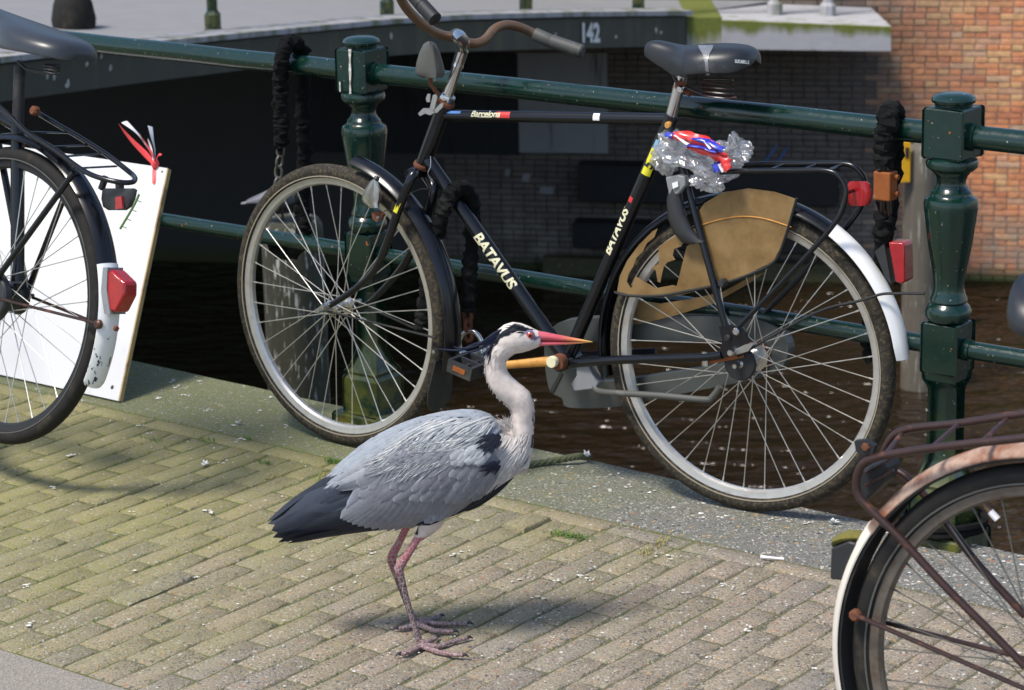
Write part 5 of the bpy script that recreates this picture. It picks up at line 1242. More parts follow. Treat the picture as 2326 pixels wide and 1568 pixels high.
strip([(1630, 374), (1640, 392)], [7, 7], 'bag_white', 'white_print', -.09)

# mooring rope end, feather, litter
rope = MB(); rpth = spline([at_z(1120, 1075, .009), at_z(1185, 1060, .009), at_z(1240, 1050, .010), at_z(1290, 1041, .018), at_z(1318, 1037, .02), at_z(1338, 1040, .010)], 16); 
for j in range(3):
    pts = []
    for i, p in enumerate(rpth):
        a = i*.42+j*2.094; pts.append(p + Z*(.0042*math.sin(a)) + RN*(.0042*math.cos(a)))
    rope.tube(pts, .0052, 7)
plain('rope_green', (.085, .095, .05), .9, var=.4, scale=150, bump=.5); tag(rope.build('rope_end', 'rope_green', None), 'dirty green twisted rope end lying across the kerb', 'rope')
def fluff(px, label, s=.012, lift=.004):
    r = random.Random(int(px[0])); c = at_z(*px, lift); m = MB()
    for i in range(14):
        a = r.uniform(0, 6.28); t = r.uniform(.2, 1.2); d = Vector((math.cos(a)*math.cos(t), math.sin(a)*math.cos(t), math.sin(t))); sdv = d.cross(Z).normalized()*s*.25; b = c+d*s*r.uniform(.6, 1.3)
        m.add([c-sdv*.4, c+sdv*.4, c.lerp(b, .6)+sdv, b, c.lerp(b, .6)-sdv], [(0, 1, 2, 3, 4)])
    tag(m.build('down_feather', 'feather_white', None, None), label, 'feather')
fluff((1334, 1038), 'small white down feather at the end of the green rope', .016, .02)
fluff((465, 1056), 'small white down feather caught on the mossy bricks', .012)
fluff((1893, 1188), 'small white down feather lying on the kerb by the rear wheel', .012)
fluff((543, 962), 'small white down feather on the kerb beside the front wheel', .012)
a, b = at_z(1728, 1265, .005), at_z(1781, 1270, .005)
tag(MB().tube([a, a.lerp(b, .3), b], [.0045, .003, .0028], 8).build('plastic_stick', 'white_tape', None), 'short white plastic stick lying on the kerb edge', 'litter')
# dark rope wound round the foot of the right post
m = MB()
for j in range(2):
    pts = [P2 + RD*(math.cos(t)*(.088+.003*j)) + RN*(math.sin(t)*(.088)) + Z*(.034+.014*j+.003*math.sin(t*3)) for t in [2*math.pi*i/40 for i in range(40)]]; m.tube(pts, .0085, 7, closed=True)
tag(m.build('rope_coil', 'sleeve', None), 'black rope wound round the foot of the railing post', 'rope')

# pigeon on the dark mooring pile
pg = thing('pigeon', PILE_TOP, 'grey pigeon with dark green neck perched on the mooring pile', 'pigeon')
PY = 8.66
def gp(x, y, o=0.): return at_y(x, y, PY+o)
rows = [(548, 463, 2.5, .010), (570, 459, 5, .018), (590, 454, 9, .024), (605, 450, 16, .034), (625, 447, 24, .048), (645, 444, 28, .054), (660, 438, 27, .05), (670, 428, 21, .038), (672, 416, 14, .024), (674, 407, 12, .021), (680, 402, 9, .016), (685, 402, 4, .008)]
rings = []
for x, y, hh, hw in rows:
    c = gp(x, y); k = mpp(c); t_ = Vector((1, 0, 0)) if x < 655 else Vector((.5, 0, .86)); nn = Vector((-t_.z, 0, t_.x))
    rings.append([c + nn*(math.sin(a)*hh*k) + Vector((0, 1, 0))*(math.cos(a)*hw) for a in [2*math.pi*i/14 for i in range(14)]])
plain('pigeon_grey', (.17, .175, .195), .7, var=.3, scale=50, dirt=(.12, .12, .14), dirt_at=(.55, .7), dirt_scale=25); plain('pigeon_neck', (.06, .13, .12), .35, var=.4, scale=60)
MB().loft(rings).build('body', 'pigeon_grey', pg, 1.2)
MB().loft([[p + (p-gp(rows[i][0], rows[i][1]))*.06 for p in rings[i]] for i in (7, 8)]).build('neck_sheen', 'pigeon_neck', pg, 1.2)
for s_ in (-1, 1):
    rg = []
    for x, y, hh in ((560, 458, 2), (590, 452, 8), (620, 444, 13), (648, 440, 13), (662, 436, 6)):
        c = gp(x, y); k = mpp(c); hw = .052*min(1, max(.3, (x-540)/80)); rg.append([c + Z*(math.sin(a)*hh*k) + Vector((0, s_*hw + .004*math.cos(a), 0)) for a in [2*math.pi*i/10 for i in range(10)]])
    MB().loft(rg).build('wing', 'pigeon_grey', pg, 1.2)
    MB().tube([gp(640, 468, s_*.02), Vector((gp(642, 490).x, PY+s_*.02, PILE_TOP.z))], .004, 6).build('leg', 'rusty_tube', pg)
MB().tube([gp(686, 402), gp(693, 405)], [.004, .001], 6).build('bill', 'dark_plastic', pg)
# ================================================================== HERON
YH = 4.81
def hq(x, y, o=0.): return at_y(x, y, YH+o)
def heron_mat():
    g = G('plumage'); at = g.n('Attribute'); at.attribute_name = 'Col'; fu = g.n('Attribute'); fu.attribute_name = 'fuv'
    v = g.mapping((60, 60, 60)); c = g.mix(1., at.outputs['Color'], g.ramp(g.noise(1., 4, .6, v), [(.25, .82), (.75, 1.14)]), 'MULTIPLY')
    sp = g.n('SeparateXYZ'); g.l(fu.outputs['Vector'], sp.inputs[0])
    barb = g.n('TexNoise'); barb.inputs['Scale'].default_value = 1.; barb.inputs['Detail'].default_value = 2
    cb = g.n('CombineXYZ'); g.l(g.math('ADD', g.math('MULTIPLY', sp.outputs[0], 70.), g.math('MULTIPLY', g.math('ABSOLUTE', sp.outputs[1]), -16.)), cb.inputs[0]); g.l(g.math('MULTIPLY', sp.outputs[1], 3.), cb.inputs[1]); g.l(sp.outputs[2], cb.inputs[2])
    g.l(cb.outputs[0], barb.inputs['Vector'])
    c = g.mix(1., c, g.ramp(barb.outputs[0], [(.3, .84), (.7, 1.1)]), 'MULTIPLY')
    g.set(col=c, rough=.7, spec=.25); g.b.inputs['Sheen Weight'].default_value = .05
    g.bump(g.math('ADD', barb.outputs[0], g.math('MULTIPLY', g.noise(260, 3, .6), .5)), .35, .0012); MT['plumage'] = g.m
heron_mat()
def leg_mat():
    g = G('leg_skin'); at = g.n('Attribute'); at.attribute_name = 'Col'; vo = g.voro(165, 'DISTANCE_TO_EDGE', g.mapping((1, 1, .7)))
    e = g.rng(vo.outputs['Distance'], .02, .13); c = g.mix(e, (.36, .29, .28), at.outputs['Color']); g.set(col=c, rough=.5); g.bump(e, .5, .0015); MT['leg_skin'] = g.m
leg_mat()
hr = thing('heron', Vector((-.195, YH, 0)), 'grey heron with black crest and pink bill walking over the brick paving', 'bird')
# --- one closed skin: trunk, neck, head, legs and toes, fused by a voxel remesh
top = [(640, 1178), (700, 1120), (760, 1066), (800, 1032), (830, 1008), (870, 984), (910, 966), (960, 949), (1010, 938), (1050, 933), (1085, 934), (1110, 942), (1130, 957), (1150, 978), (1175, 990), (1195, 1000), (1208, 1015)]
bot = [(640, 1205), (700, 1208), (760, 1206), (800, 1203), (830, 1200), (870, 1196), (910, 1190), (960, 1182), (1010, 1168), (1050, 1150), (1085, 1128), (1110, 1112), (1130, 1098), (1150, 1082), (1175, 1062), (1195, 1044), (1208, 1026)]
wid = [(640, .012), (700, .030), (760, .046), (830, .064), (910, .076), (1000, .082), (1060, .080), (1110, .070), (1150, .056), (1180, .044), (1200, .028), (1210, .008)]
xs = list(range(644, 1210, 14))+[1208]; rings = []
for x in xs:
    yt, yb = interp(x, *zip(*top)), interp(x, *zip(*bot)); hw = interp(x, *zip(*wid)); A, B = hq(x, yt), hq(x, yb); c = (A+B)/2; hv = (A-B)/2; rg = []
    for k in range(24):
        a = 2*math.pi*k/24; ca, sa = math.cos(a), math.sin(a); rg.append(c + hv*(math.copysign(abs(sa)**.9, sa)) + Vector((0, hw*math.copysign(abs(ca)**.85, ca)*(1-.12*max(0, sa)), 0)))
    rings.append(rg)
sk = MB(); sk.loft(rings)
neck = [(1160, 1046, 46), (1172, 1018, 39), (1182, 988, 31), (1187, 958, 26.5), (1187, 930, 26.5), (1177, 906, 29), (1158, 889, 28.5), (1141, 872, 27.5), (1130, 853, 25.5), (1126, 831, 24), (1129, 809, 25), (1141, 790, 28), (1160, 776, 30)]
N_ = spline([hq(x, y) for x, y, r in neck], 5); nr = [interp(i/(len(N_)-1), [j/(len(neck)-1) for j in range(len(neck))], [r for _, _, r in neck])*mpp(hq(1180, 900)) for i in range(len(N_))]
sk.tube(N_, nr, 18)
head = [(1118, 770, 791, .010), (1128, 752, 798, .020), (1145, 738, 803, .026), (1165, 732, 804, .0285), (1185, 735, 801, .0275), (1203, 742, 796, .023), (1217, 749, 791, .017), (1228, 754, 786, .012)]
hrn = []
for x, yt, yb, hw in head:
    A, B = hq(x, yt), hq(x, yb); c = (A+B)/2; hv = (A-B)/2; hrn.append([c + hv*math.sin(a) + Vector((0, hw*math.cos(a), 0)) for a in [2*math.pi*k/20 for k in range(20)]])
sk.loft(hrn)
nearY, farY = at_z(957, 1468).y, at_z(952, 1417).y
def lq(x, y, Y): return at_y(x, y, Y)
def leg(pts, Y, Ytop):
    n = len(pts); P_ = [lq(x, y, lerp(Ytop, Y, min(1, i/(n-3)))) for i, (x, y, r) in enumerate(pts)]; S_ = spline(P_, 5); k = mpp(P_[-1])
    rr = [interp(i/(len(S_)-1), [j/(n-1) for j in range(n)], [r for *_, r in pts])*k for i in range(len(S_))]; sk.tube(S_, rr, 12)
leg([(992, 1150, 34), (978, 1185, 27), (962, 1208, 17), (947, 1226, 9.5), (930, 1254, 9), (912, 1280, 11.5), (906, 1293, 11.5), (911, 1312, 9), (922, 1355, 7.2), (938, 1410, 7), (951, 1450, 8), (957, 1468, 8.5)], nearY, YH-.035)
leg([(945, 1150, 28), (930, 1182, 14), (922, 1200, 9), (907, 1232, 8.5), (893, 1258, 11), (890, 1275, 11), (897, 1298, 8.5), (912, 1340, 7), (930, 1385, 7), (945, 1408, 7.5), (951, 1418, 8)], farY, YH+.035)
toes = [[(957, 1467), (944, 1474), (925, 1483), (910, 1486)], [(958, 1468), (972, 1473), (998, 1482), (1030, 1487), (1052, 1489)], [(958, 1467), (975, 1467), (998, 1468), (1028, 1458), (1062, 1450)], [(960, 1464), (975, 1457), (992, 1449)],
        [(951, 1417), (934, 1423), (916, 1427), (904, 1428)], [(952, 1419), (966, 1425), (988, 1433), (1015, 1435), (1030, 1435)], [(954, 1415), (972, 1413), (993, 1417), (1030, 1417), (1062, 1416)], [(958, 1412), (978, 1408), (1000, 1400)]]
for t in toes:
    P_ = spline([at_z(x, y, .0075) for x, y in t], 5); sk.tube(P_, [lerp(.0068, .0046, i/(len(P_)-1))*(1+.12*math.sin(i*1.7)) for i in range(len(P_))], 9)
me = sk.mesh('h'); ob = bpy.data.objects.new('h', me); COL.objects.link(ob)
rm = ob.modifiers.new('r', 'REMESH'); rm.mode = 'VOXEL'; rm.voxel_size = .0024; rm.adaptivity = 0
sm = ob.modifiers.new('s', 'SMOOTH'); sm.factor = .5; sm.iterations = 4
dg = bpy.context.evaluated_depsgraph_get(); dg.update(); bme = bpy.data.meshes.new_from_object(ob.evaluated_get(dg)); bpy.data.objects.remove(ob)
for p in bme.polygons: p.use_smooth = True
def inpoly(x, y, poly):
    c = False; j = len(poly)-1
    for i in range(len(poly)):
        xi, yi = poly[i]; xj, yj = poly[j]
        if (yi > y) != (yj > y) and x < (xj-xi)*(y-yi)/(yj-yi)+xi: c = not c
        j = i
    return c
CROWN = [(1220, 749), (1208, 745), (1190, 738), (1170, 735), (1150, 742), (1138, 754), (1130, 770), (1118, 790), (1112, 800), (1104, 800), (1108, 772), (1120, 752), (1130, 745), (1136, 756), (1142, 760), (1155, 756), (1178, 754), (1196, 755), (1208, 755)]
CROWN = [(1218, 750), (1205, 746), (1190, 741), (1172, 738), (1158, 743), (1146, 752), (1139, 760), (1122, 745), (1108, 765), (1100, 800), (1112, 806), (1122, 790), (1134, 774), (1146, 766), (1160, 758), (1180, 755), (1198, 757)]
SH1 = [(1088, 1018), (1102, 996), (1118, 988), (1130, 998), (1136, 1026), (1120, 1030), (1104, 1024)]
SH2 = [(1098, 1056), (1110, 1044), (1130, 1040), (1132, 1058), (1114, 1066)]
FRONT = [(1212, 930), (1216, 960), (1215, 1000), (1208, 1020), (1205, 1016), (1210, 985), (1210, 950)]
cols = []; matidx = {}
WHITE = (.67, .585, .525); GREY = (.235, .26, .295); BLACK = (.012, .014, .022); PINK = (.40, .085, .105); TARS = (.07, .052, .056); THIGH = (.56, .48, .42)
isleg = [False]*len(bme.vertices)
for i, v in enumerate(bme.vertices):
    x, y = proj(v.co); nz = mnoise.noise(v.co*90)*5; nz2 = mnoise.noise(v.co*60+Vector((3, 1, 7)))*5; X, Y = x+nz, y+nz2
    if y > 1215 or (y > 1192 and x < 940 and v.co.y > YH):
        isleg[i] = True
        q = interp(y, [1215, 1235, 1262, 1290, 1320, 1440, 1480], [0, 0, .15, .55, .9, 1, .75]); c = tuple(lerp(a, b, q) for a, b in zip(PINK, TARS))
        if y > 1395: c = tuple(lerp(a, b, .35) for a, b in zip(c, (.30, .17, .18)))
        if y < 1222 and x > 938: c = THIGH; isleg[i] = False
    elif y < 812 and x > 1095: c = BLACK if inpoly(X, Y, CROWN) else WHITE
    elif x > 1140 or (y < 960 and x > 1095 and y < 930):
        c = WHITE
        if inpoly(x+nz*.4, y, FRONT) and mnoise.noise(Vector((0, y*.09, 2))) > -.1 and v.co.y < YH: c = BLACK
        if x < 1152 and y > 965: c = tuple(lerp(a, b, .5) for a, b in zip(WHITE, GREY))
    else:
        yb = interp(x, *zip(*bot)); c = GREY
        if Y > yb-34 and x < 1150: c = BLACK
        if 950 < x < 1020 and y > 1160: c = THIGH
        if inpoly(X, Y, SH1) or inpoly(X, Y, SH2): c = BLACK
        if X > 1132 and y > 985: c = WHITE
    cols += [*c, 1.]
ca_ = bme.color_attributes.new('Col', 'FLOAT_COLOR', 'POINT'); ca_.data.foreach_set('color', cols)
bme.materials.clear(); bme.materials.append(MT['plumage']); bme.materials.append(MT['leg_skin'])
for p in bme.polygons: p.material_index = 1 if all(isleg[k] for k in p.vertices) else 0
body = bpy.data.objects.new('body', bme); COL.objects.link(body); attach(body, hr); bme.name = 'body'
bvh = BVHTree.FromPolygons([v.co for v in bme.vertices], [tuple(p.vertices) for p in bme.polygons])
def hit(x, y):
    d = ray(x, y).normalized(); loc, nrm, _, _ = bvh.ray_cast(EYE, d)
    if loc is None or loc.y < 4.6 or loc.y > 5.0: return None
    return loc, nrm
class FB:
    """collects feather blades: vertices, faces, colours, (t, c) coordinates"""
    def __init__(s): s.m = MB(); s.c = []; s.u = []
    def blade(s, P_, N_, W, col, shape='round', tipcol=None, edge=None, seed=0.):
        n = len(P_); v = []; f = []
        for i in range(n):
            t = i/(n-1)
            if shape == 'round': w_ = W*min(1, .45+1.3*t)*(1-max(0, (t-.72)/.28)**2.4*.96)
            elif shape == 'plume': w_ = W*(math.sin(math.pi*min(1, t*.9+.1))**.6)*(1-t*.55)
            else: w_ = W*min(1, .5+1.2*t)*(1-max(0, (t-.55)/.45)**1.7*.97)
            tg = (P_[min(i+1, n-1)]-P_[max(i-1, 0)]).normalized(); sd = tg.cross(N_[i]).normalized()
            for c_ in (-1, -.5, 0, .5, 1):
                v.append(P_[i] + sd*(c_*w_/2) - N_[i]*(abs(c_)**2*w_*.10) + N_[i]*(.0006 if c_ == 0 else 0))
                cc = col
                if tipcol is not None: cc = tuple(lerp(a, b, max(0, (t-.4)/.6)) for a, b in zip(cc, tipcol))
                if edge is not None and abs(c_) > .9: cc = tuple(lerp(a, b, .4) for a, b in zip(cc, edge))
                s.c += [*cc, 1.]; s.u += [t, c_, seed]
        for i in range(n-1):
            for j in range(4): f.append((i*5+j, i*5+j+1, i*5+j+6, i*5+j+5))
        s.m.add(v, f)
    def build(s, name, kind=None, thick=.0004, parent=None):
        me = s.m.mesh(name, 2.5); a = me.color_attributes.new('Col', 'FLOAT_COLOR', 'POINT'); a.data.foreach_set('color', s.c); u = me.attributes.new('fuv', 'FLOAT_VECTOR', 'POINT'); u.data.foreach_set('vector', s.u)
        me.materials.append(MT['plumage']); o = bpy.data.objects.new(name, me); COL.objects.link(o); attach(o, parent or hr)
        if kind: o['kind'] = kind
        return o
def surf_path(pxs, lift, n=9, follow=True, lift2=None):
    P2_ = spline([Vector((x, y, 0)) for x, y in pxs], n); idx = [round(i*(len(P2_)-1)/(n-1)) for i in range(n)]; out = []; nn = []; lastY = None; lastN = Vector((0, -1, .2)).normalized()
    for q, i in enumerate(idx):
        x, y = P2_[i].x, P2_[i].y; h = hit(x, y); L_ = lift if lift2 is None else lerp(lift, lift2, q/(n-1))
        if h:
            p, N1 = h; lastN = (N1*.6+lastN*.4).normalized()
            if lastY is not None and p.y > lastY+.012: p = at_y(x, y, lastY+.012)
            lastY = p.y
        else:
            p = at_y(x, y, (lastY if lastY is not None else YH-.03)+.002); lastY = p.y
        out.append(p + lastN*L_); nn.append(lastN.copy())
    return out, nn
def mixc(a, b, t): return tuple(lerp(p, q, t) for p, q in zip(a, b))
kp = mpp(hq(950, 1050)); rh = random.Random(21)
fcount = 0
def feather(pxs, wpx, col, lift, shape='round', tip=None, edge=None, name='feather', n=10, lift2=None):
    global fcount
    P_, N1 = surf_path(pxs, lift, n, lift2=lift2); b = FB(); b.blade(P_, N1, wpx*kp, col, shape, tip, edge, rh.uniform(0, 50)); fcount += 1; return b.build(name)
SLATE = (.018, .022, .034); SL2 = (.036, .044, .064); LAV = (.165, .168, .19); PALE = (.25, .26, .28); LIGHT = (.36, .375, .395)
# tail and primaries, underneath first
for pts, wd, c, t in (
    ([(1100, 1118), (1050, 1150), (990, 1176), (930, 1190)], 26, BLACK, None), ([(1150, 1085), (1105, 1125), (1060, 1152), (1010, 1172)], 24, BLACK, None), ([(1180, 1062), (1140, 1102), (1095, 1136), (1050, 1160)], 18, BLACK, None),
    ([(1000, 1172), (900, 1194), (800, 1206), (700, 1220)], 22, BLACK, None), ([(950, 1172), (850, 1192), (750, 1210), (655, 1228)], 28, BLACK, None), ([(900, 1160), (800, 1186), (710, 1206), (634, 1226)], 30, BLACK, None), ([(860, 1145), (770, 1172), (690, 1198), (622, 1216)], 32, (.02, .025, .035), None),
    ([(790, 1070), (730, 1100), (668, 1140), (613, 1188)], 26, SLATE, (.03, .035, .05)), ([(835, 1105), (750, 1145), (680, 1178), (620, 1204)], 36, SLATE, (.02, .024, .035)), ([(810, 1088), (730, 1125), (665, 1160), (614, 1194)], 40, SL2, (.025, .03, .04)), ([(845, 1112), (770, 1140), (700, 1166), (640, 1196)], 30, SL2, SLATE)):
    feather(pts, wd, c, .003, 'round', t, None, 'flight_feather', lift2=.006)
# secondaries along the lower wing edge
ra = [Vector(p) for p in ((1098, 1062, 0), (1060, 1064, 0), (1010, 1068, 0), (960, 1070, 0), (915, 1064, 0), (900, 1056, 0))]; ta = [Vector(p) for p in ((1062, 1140, 0), (1016, 1170, 0), (950, 1190, 0), (880, 1198, 0), (815, 1188, 0), (776, 1172, 0))]
RA, TA = spline(ra, 4), spline(ta, 4)
for i in range(0, 21):
    p, q = RA[min(i, len(RA)-1)], TA[min(i, len(TA)-1)]; t = i/20; mx = (p+q)/2 + Vector((lerp(4, 14, t), lerp(2, 12, t), 0))
    feather([(p.x, p.y), (mx.x, mx.y), (q.x, q.y)], 36, mixc(LAV, PALE, rh.random()*.3), .0055+.0003*i, 'round', mixc(LAV, PALE, .45), LIGHT, 'secondary_feather')
for pts, wd, c, t in (([(960, 1050), (890, 1068), (830, 1092), (768, 1112)], 40, PALE, SL2), ([(945, 1035), (880, 1050), (815, 1080), (765, 1102)], 34, LIGHT, PALE), ([(930, 1058), (880, 1078), (828, 1112), (790, 1150)], 40, LAV, (.22, .23, .28)), ([(900, 1030), (850, 1052), (806, 1076), (772, 1096)], 24, PALE, LAV)):
    feather(pts, wd, c, .0105, 'point', t, LIGHT, 'tertial_feather')
# wing coverts in rows, tips lying over the row below
rows_ = [(1122, 1072, 890, 1092, 12, 78, 34), (1124, 1052, 880, 1070, 12, 74, 34), (1120, 1034, 890, 1050, 13, 62, 30), (1118, 1020, 930, 1030, 12, 46, 26)]
for r_, (xa, ya, xb, yb, n, ln, wd) in enumerate(rows_):
    for i in range(n):
        t = (i+rh.uniform(-.2, .2))/(n-1); x, y = lerp(xa, xb, t), lerp(ya, yb, t); an = math.radians(lerp(126, 154, t)+rh.uniform(-6, 6)); dx, dy = math.cos(an)*ln, math.sin(an)*ln
        q_ = rh.random()*.6; b_ = rh.uniform(.9, 1.1); col = tuple(lerp(a, b, q_)*b_ for a, b in zip(LAV, PALE))
        feather([(x, y), (x+dx*.5, y+dy*.5), (x+dx, y+dy)], wd, col, .0115+.0013*r_, 'round', None, LIGHT, 'covert_feather', 7)
# pale ruffled coverts at the bend of the wing
for i in range(16):
    x, y = rh.uniform(1050, 1110), rh.uniform(1012, 1038); an = math.radians(rh.uniform(115, 160)); ln = rh.uniform(26, 38)
    feather([(x, y), (x+math.cos(an)*ln*.5, y+math.sin(an)*ln*.5), (x+math.cos(an)*ln, y+math.sin(an)*ln)], 20, mixc(PALE, (.44, .45, .47), rh.random()), .019, 'round', None, None, 'covert_feather', 6)
# black shoulder patch over the bend of the wing
for i in range(44):
    top_ = i < 30; x, y = (rh.uniform(1104, 1132), rh.uniform(992, 1016)) if top_ else (rh.uniform(1112, 1132), rh.uniform(1042, 1054)); an = math.radians(rh.uniform(118, 178)); ln = rh.uniform(18, 40)
    feather([(x, y), (x+math.cos(an)*ln*.5, y+math.sin(an)*ln*.5), (x+math.cos(an)*ln, y+math.sin(an)*ln)], 9, (.010, .013, .026), .022, 'plume', None, None, 'shoulder_feather', 6)
# small back feathers and long scapular plumes: too many to count, one part each
fb = FB()
for _ in range(900):
    x = rh.uniform(775, 1140); yt = interp(x, *zip(*top)); y = yt + rh.random()**1.2*lerp(38, 75, min(1, (x-690)/300)); 
    if x > 1085 and y > 985 and rh.random() < .8: continue
    sl = math.radians(lerp(142, 168, min(1, max(0, (x-800)/250))) if x < 1050 else lerp(168, 140, (y-940)/60 if y > 940 else 0)) + rh.uniform(-.12, .12)
    sl = math.atan2(interp(x-30, *zip(*top))-interp(x, *zip(*top)), -30) if y-yt < 14 and x < 1080 else math.radians(rh.uniform(138, 158))
    ln = rh.uniform(26, 48); P_, N1 = surf_path([(x, y), (x+math.cos(sl)*ln*.5, y+math.sin(sl)*ln*.5), (x+math.cos(sl)*ln, y+math.sin(sl)*ln)], .0035, 5)
    c = mixc(GREY, (.33, .355, .39), rh.random()); fb.blade(P_, N1, rh.uniform(7, 13)*kp, c, 'plume', None, None, rh.uniform(0, 50))
fb.build('back_feathers', 'stuff')
fb = FB()
for i in range(230):
    t = rh.random(); x0, y0 = lerp(1118, 985, t)+rh.uniform(-14, 14), lerp(965, 972, t)+rh.uniform(-16, 34); ln = rh.uniform(80, 190)*lerp(.8, 1.05, t); an = math.radians(rh.uniform(138, 156)); cv = rh.uniform(-10, 12)
    x1, y1 = x0+math.cos(an)*ln, y0+math.sin(an)*ln
    if y1 > 1098: y1 = 1098-rh.uniform(0, 12)
    if x1 < 800 and y1 < interp(x1, *zip(*top))+6: continue
    P_, N1 = surf_path([(x0, y0), ((x0+x1)/2+cv, (y0+y1)/2+cv), (x1, y1)], .008, 11, lift2=.0165)
    u = rh.random(); c = tuple(lerp(a, b, u**1.5) for a, b in zip((.24, .262, .295), (.60, .59, .56))); fb.blade(P_, N1, rh.uniform(3.2, 7)*kp, c, 'plume', None, None, rh.uniform(0, 50))
fb.build('scapular_plumes', 'stuff')
# breast plumes, neck down, ruff at the base of the neck
fb = FB()
for i in range(170):
    t = rh.random(); x0, y0 = rh.uniform(1140, 1205), rh.uniform(985, 1045); ln = rh.uniform(50, 120); an = math.radians(rh.uniform(112, 140)); x1, y1 = x0+math.cos(an)*ln, y0+math.sin(an)*ln
    lim = interp(x1, *zip(*bot))-3
    if y1 > lim: y1 = lim
    P_, N1 = surf_path([(x0, y0), ((x0+x1)/2+6, (y0+y1)/2+2), (x1, y1)], .002, 8, lift2=.010); u = rh.random()
    fb.blade(P_, N1, rh.uniform(3, 6.5)*kp, tuple(lerp(a, b, u) for a, b in zip((.50, .44, .40), (.68, .65, .61))), 'plume', None, None, rh.uniform(0, 50))
for i in range(2400):
    t = rh.random()*(len(N_)-2); k = int(t); c0 = N_[k].lerp(N_[k+1], t-k); tg = (N_[k]-N_[k+1]).normalized(); a = rh.uniform(0, 2*math.pi); u_ = tg.cross(Vector((0, 1, 0))).normalized(); nrm = u_*math.cos(a)+Vector((0, 1, 0))*math.sin(a)
    R_ = nr[k]*1.0; ln = rh.uniform(.006, .015); p0 = c0 + nrm*(R_-.0012); fl = rh.uniform(.03, .10)
    P_ = [p0, p0+tg*ln*.5+nrm*(ln*fl*.45), p0+tg*ln+nrm*(ln*fl)]; u = rh.random()
    x, y = proj(p0)
    if y < 806 and inpoly(x, y, CROWN): cc = BLACK
    else: cc = tuple(lerp(a_, b_, u) for a_, b_ in zip((.56, .475, .42), (.71, .65, .595)))
    fb.blade(P_, [nrm]*3, rh.uniform(1.6, 3.4)*kp, cc, 'plume', None, None, rh.uniform(0, 50))
for i in range(130):                       # loose tuft where neck and back meet
    p0 = hq(rh.uniform(1140, 1166), rh.uniform(960, 985), rh.uniform(-.03, .02)); d = Vector((rh.uniform(-.8, .2), rh.uniform(-.4, .2), rh.uniform(.4, 1))).normalized(); ln = rh.uniform(.008, .022)
    fb.blade([p0, p0+d*ln*.5, p0+d*ln+Vector((-.003, 0, 0))], [Vector((0, -1, 0))]*3, rh.uniform(1.6, 3)*kp, (.62, .57, .53), 'plume', None, None, 1.)
for i in range(130):                       # fringe on the back of the neck
    j = rh.randint(3, len(N_)-8); tg = (N_[j]-N_[j+1]).normalized(); u_ = tg.cross(Vector((0, 1, 0))).normalized(); u_ = u_ if u_.x < 0 else -u_; p0 = N_[j]+u_*(nr[j]*.97)+Vector((0, rh.uniform(-.012, .004), 0)); d = (tg*rh.uniform(.6, 1.)+u_*rh.uniform(.15, .5)).normalized(); ln = rh.uniform(.005, .011)
    fb.blade([p0, p0+d*ln*.5, p0+d*ln], [Vector((0, -1, 0))]*3, 2.*kp, (.60, .55, .51), 'plume', None, None, 1.)
fb.build('neck_plumes', 'stuff')
fb = FB()
for (pts) in ([(1140, 752), (1118, 770), (1085, 786), (1040, 795), (985, 790)], [(1136, 756), (1112, 774), (1080, 786), (1050, 790), (1028, 788)], [(1132, 762), (1110, 780), (1085, 796), (1062, 802), (1035, 805)], [(1134, 758), (1110, 772), (1082, 780), (1060, 786)], [(1128, 768), (1112, 790), (1100, 806), (1092, 822)], [(1126, 772), (1116, 796), (1112, 815), (1108, 830)], [(1136, 752), (1120, 762), (1098, 776), (1070, 790)], [(1132, 765), (1116, 785), (1104, 800), (1085, 812)], [(1140, 750), (1126, 756), (1108, 768), (1090, 780)]):
    for o_ in (-.004, .004):
        P_ = spline([hq(x, y+rh.uniform(-2, 2), -.012+o_*i_) for i_, (x, y) in enumerate(pts)], 4); fb.blade(P_, [Vector((0, -1, .25)).normalized()]*len(P_), 7*kp, (.016, .022, .045), 'plume', None, None, rh.uniform(0, 50))
for i in range(160):
    x, y = rh.uniform(1104, 1212), rh.uniform(736, 802)
    if not inpoly(x, y, CROWN): continue
    h = hit(x, y)
    if not h: continue
    p, nn = h; d = (Vector((-1, -.1, -.18 if x > 1150 else -.8)) - nn*Vector((-1, -.1, -.3)).dot(nn)).normalized(); ln = rh.uniform(.010, .022)
    fb.blade([p+nn*.0006, p+d*ln*.5+nn*.0022, p+d*ln+nn*.0022], [nn]*3, 4*kp, (.013, .016, .028), 'plume', None, None, 1.)
fb.build('crest', 'stuff')
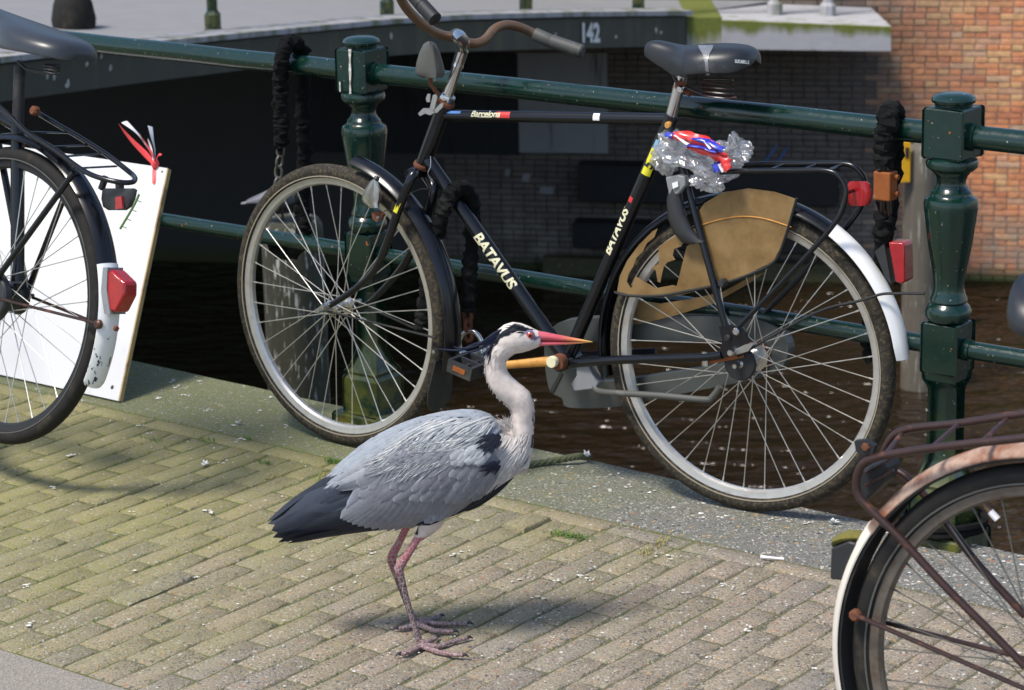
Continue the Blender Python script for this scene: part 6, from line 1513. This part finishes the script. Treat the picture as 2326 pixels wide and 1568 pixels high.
# bill, eye, claws
def bill_mat():
    g = G('bill'); geo = g.n('NewGeometry'); sx = g.n('SeparateXYZ'); g.l(geo.outputs['Position'], sx.inputs[0]); x0, x1 = hq(1226, 770).x, hq(1346, 777).x
    c = g.ramp(g.rng(sx.outputs[0], x0, x1), [(0., (.50, .10, .13)), (.35, (.60, .09, .11)), (.62, (.66, .20, .09)), (1., (.70, .42, .10))]); c = g.mix(1., c, g.ramp(g.noise(60, 4, .6, g.mapping((.35, 1, 3))), [(.3, .8), (.7, 1.2)]), 'MULTIPLY')
    g.set(col=c, rough=.38, coat=.15); MT['bill'] = g.m
bill_mat()
bl = thing  # (kept for readability)
def bill_half(rows, name, sign):
    rg = []
    for x, yt, yb, hw in rows:
        A, B = hq(x, yt), hq(x, yb); c = (A+B)/2; hv = (A-B)/2; rg.append([c + hv*math.sin(a) + Vector((0, hw*math.cos(a), 0)) for a in [2*math.pi*k/14 for k in range(14)]])
    return MB().loft(rg).build(name, 'bill', hr, 1.)
bill_half([(1212, 750, 772, .010), (1226, 752.5, 773, .0125), (1240, 755, 773.5, .0112), (1262, 759.5, 774, .0092), (1290, 765, 775, .0068), (1318, 770.5, 776, .004), (1338, 774.6, 777.4, .0018), (1346, 776.6, 777.6, .0004)], 'upper_bill', 1)
bill_half([(1212, 772, 789, .010), (1226, 773, 786, .0112), (1242, 773.6, 784.5, .010), (1265, 774.5, 783.6, .008), (1290, 775.5, 782.5, .0055), (1315, 776.4, 780.5, .003), (1334, 777, 778.6, .0012), (1341, 777.2, 777.9, .0004)], 'lower_bill', -1)
ec = hit(1203.5, 762); ecp, en = ec; eu = Vector((1, 0, 0)); ev = Vector((0, 0, 1)); en2 = Vector((.1, -1, .1)).normalized()
plain('lores', (.20, .16, .26), .6, var=.3, scale=300); plain('iris', (.55, .05, .03), .15, var=.3, scale=200, coat=1.)
MB().lathe([(.0102, -.003), (.0098, .0012), (.0068, .0024), (.0066, .0005)], ecp, 24, eu, ev, en2).build('eye_ring', 'lores', hr)
ey = MB().lathe([(.0066, -.002), (.0062, .0022), (.0046, .0038), (.0022, .0047), (.0003, .005)], ecp, 24, eu, ev, en2).build('eye', 'iris', hr)
MB().lathe([(.0033, -.002), (.0030, .0048), (.0015, .0054), (.0002, .0056)], ecp, 20, eu, ev, en2).build('pupil', 'bird_eye_black', ey)
fb = FB()
P_, N1 = surf_path([(1212, 772), (1218, 768), (1226, 764)], .0012, 5); fb.blade(P_, N1, 9*kp, (.22, .17, .27), 'plume'); fb.build('lore_skin')
plain('claw', (.03, .028, .03), .4)
for t in toes:
    a, b = at_z(*t[-1], .007), at_z(*t[-2], .007); d = (a-b).normalized()
    MB().tube(spline([a-d*.003, a+d*.005+Z*.002, a+d*.012-Z*.003], 3), [.0042, .0038, .0034, .003, .0022, .0014, .0006], 8).build('claw', 'claw', hr)
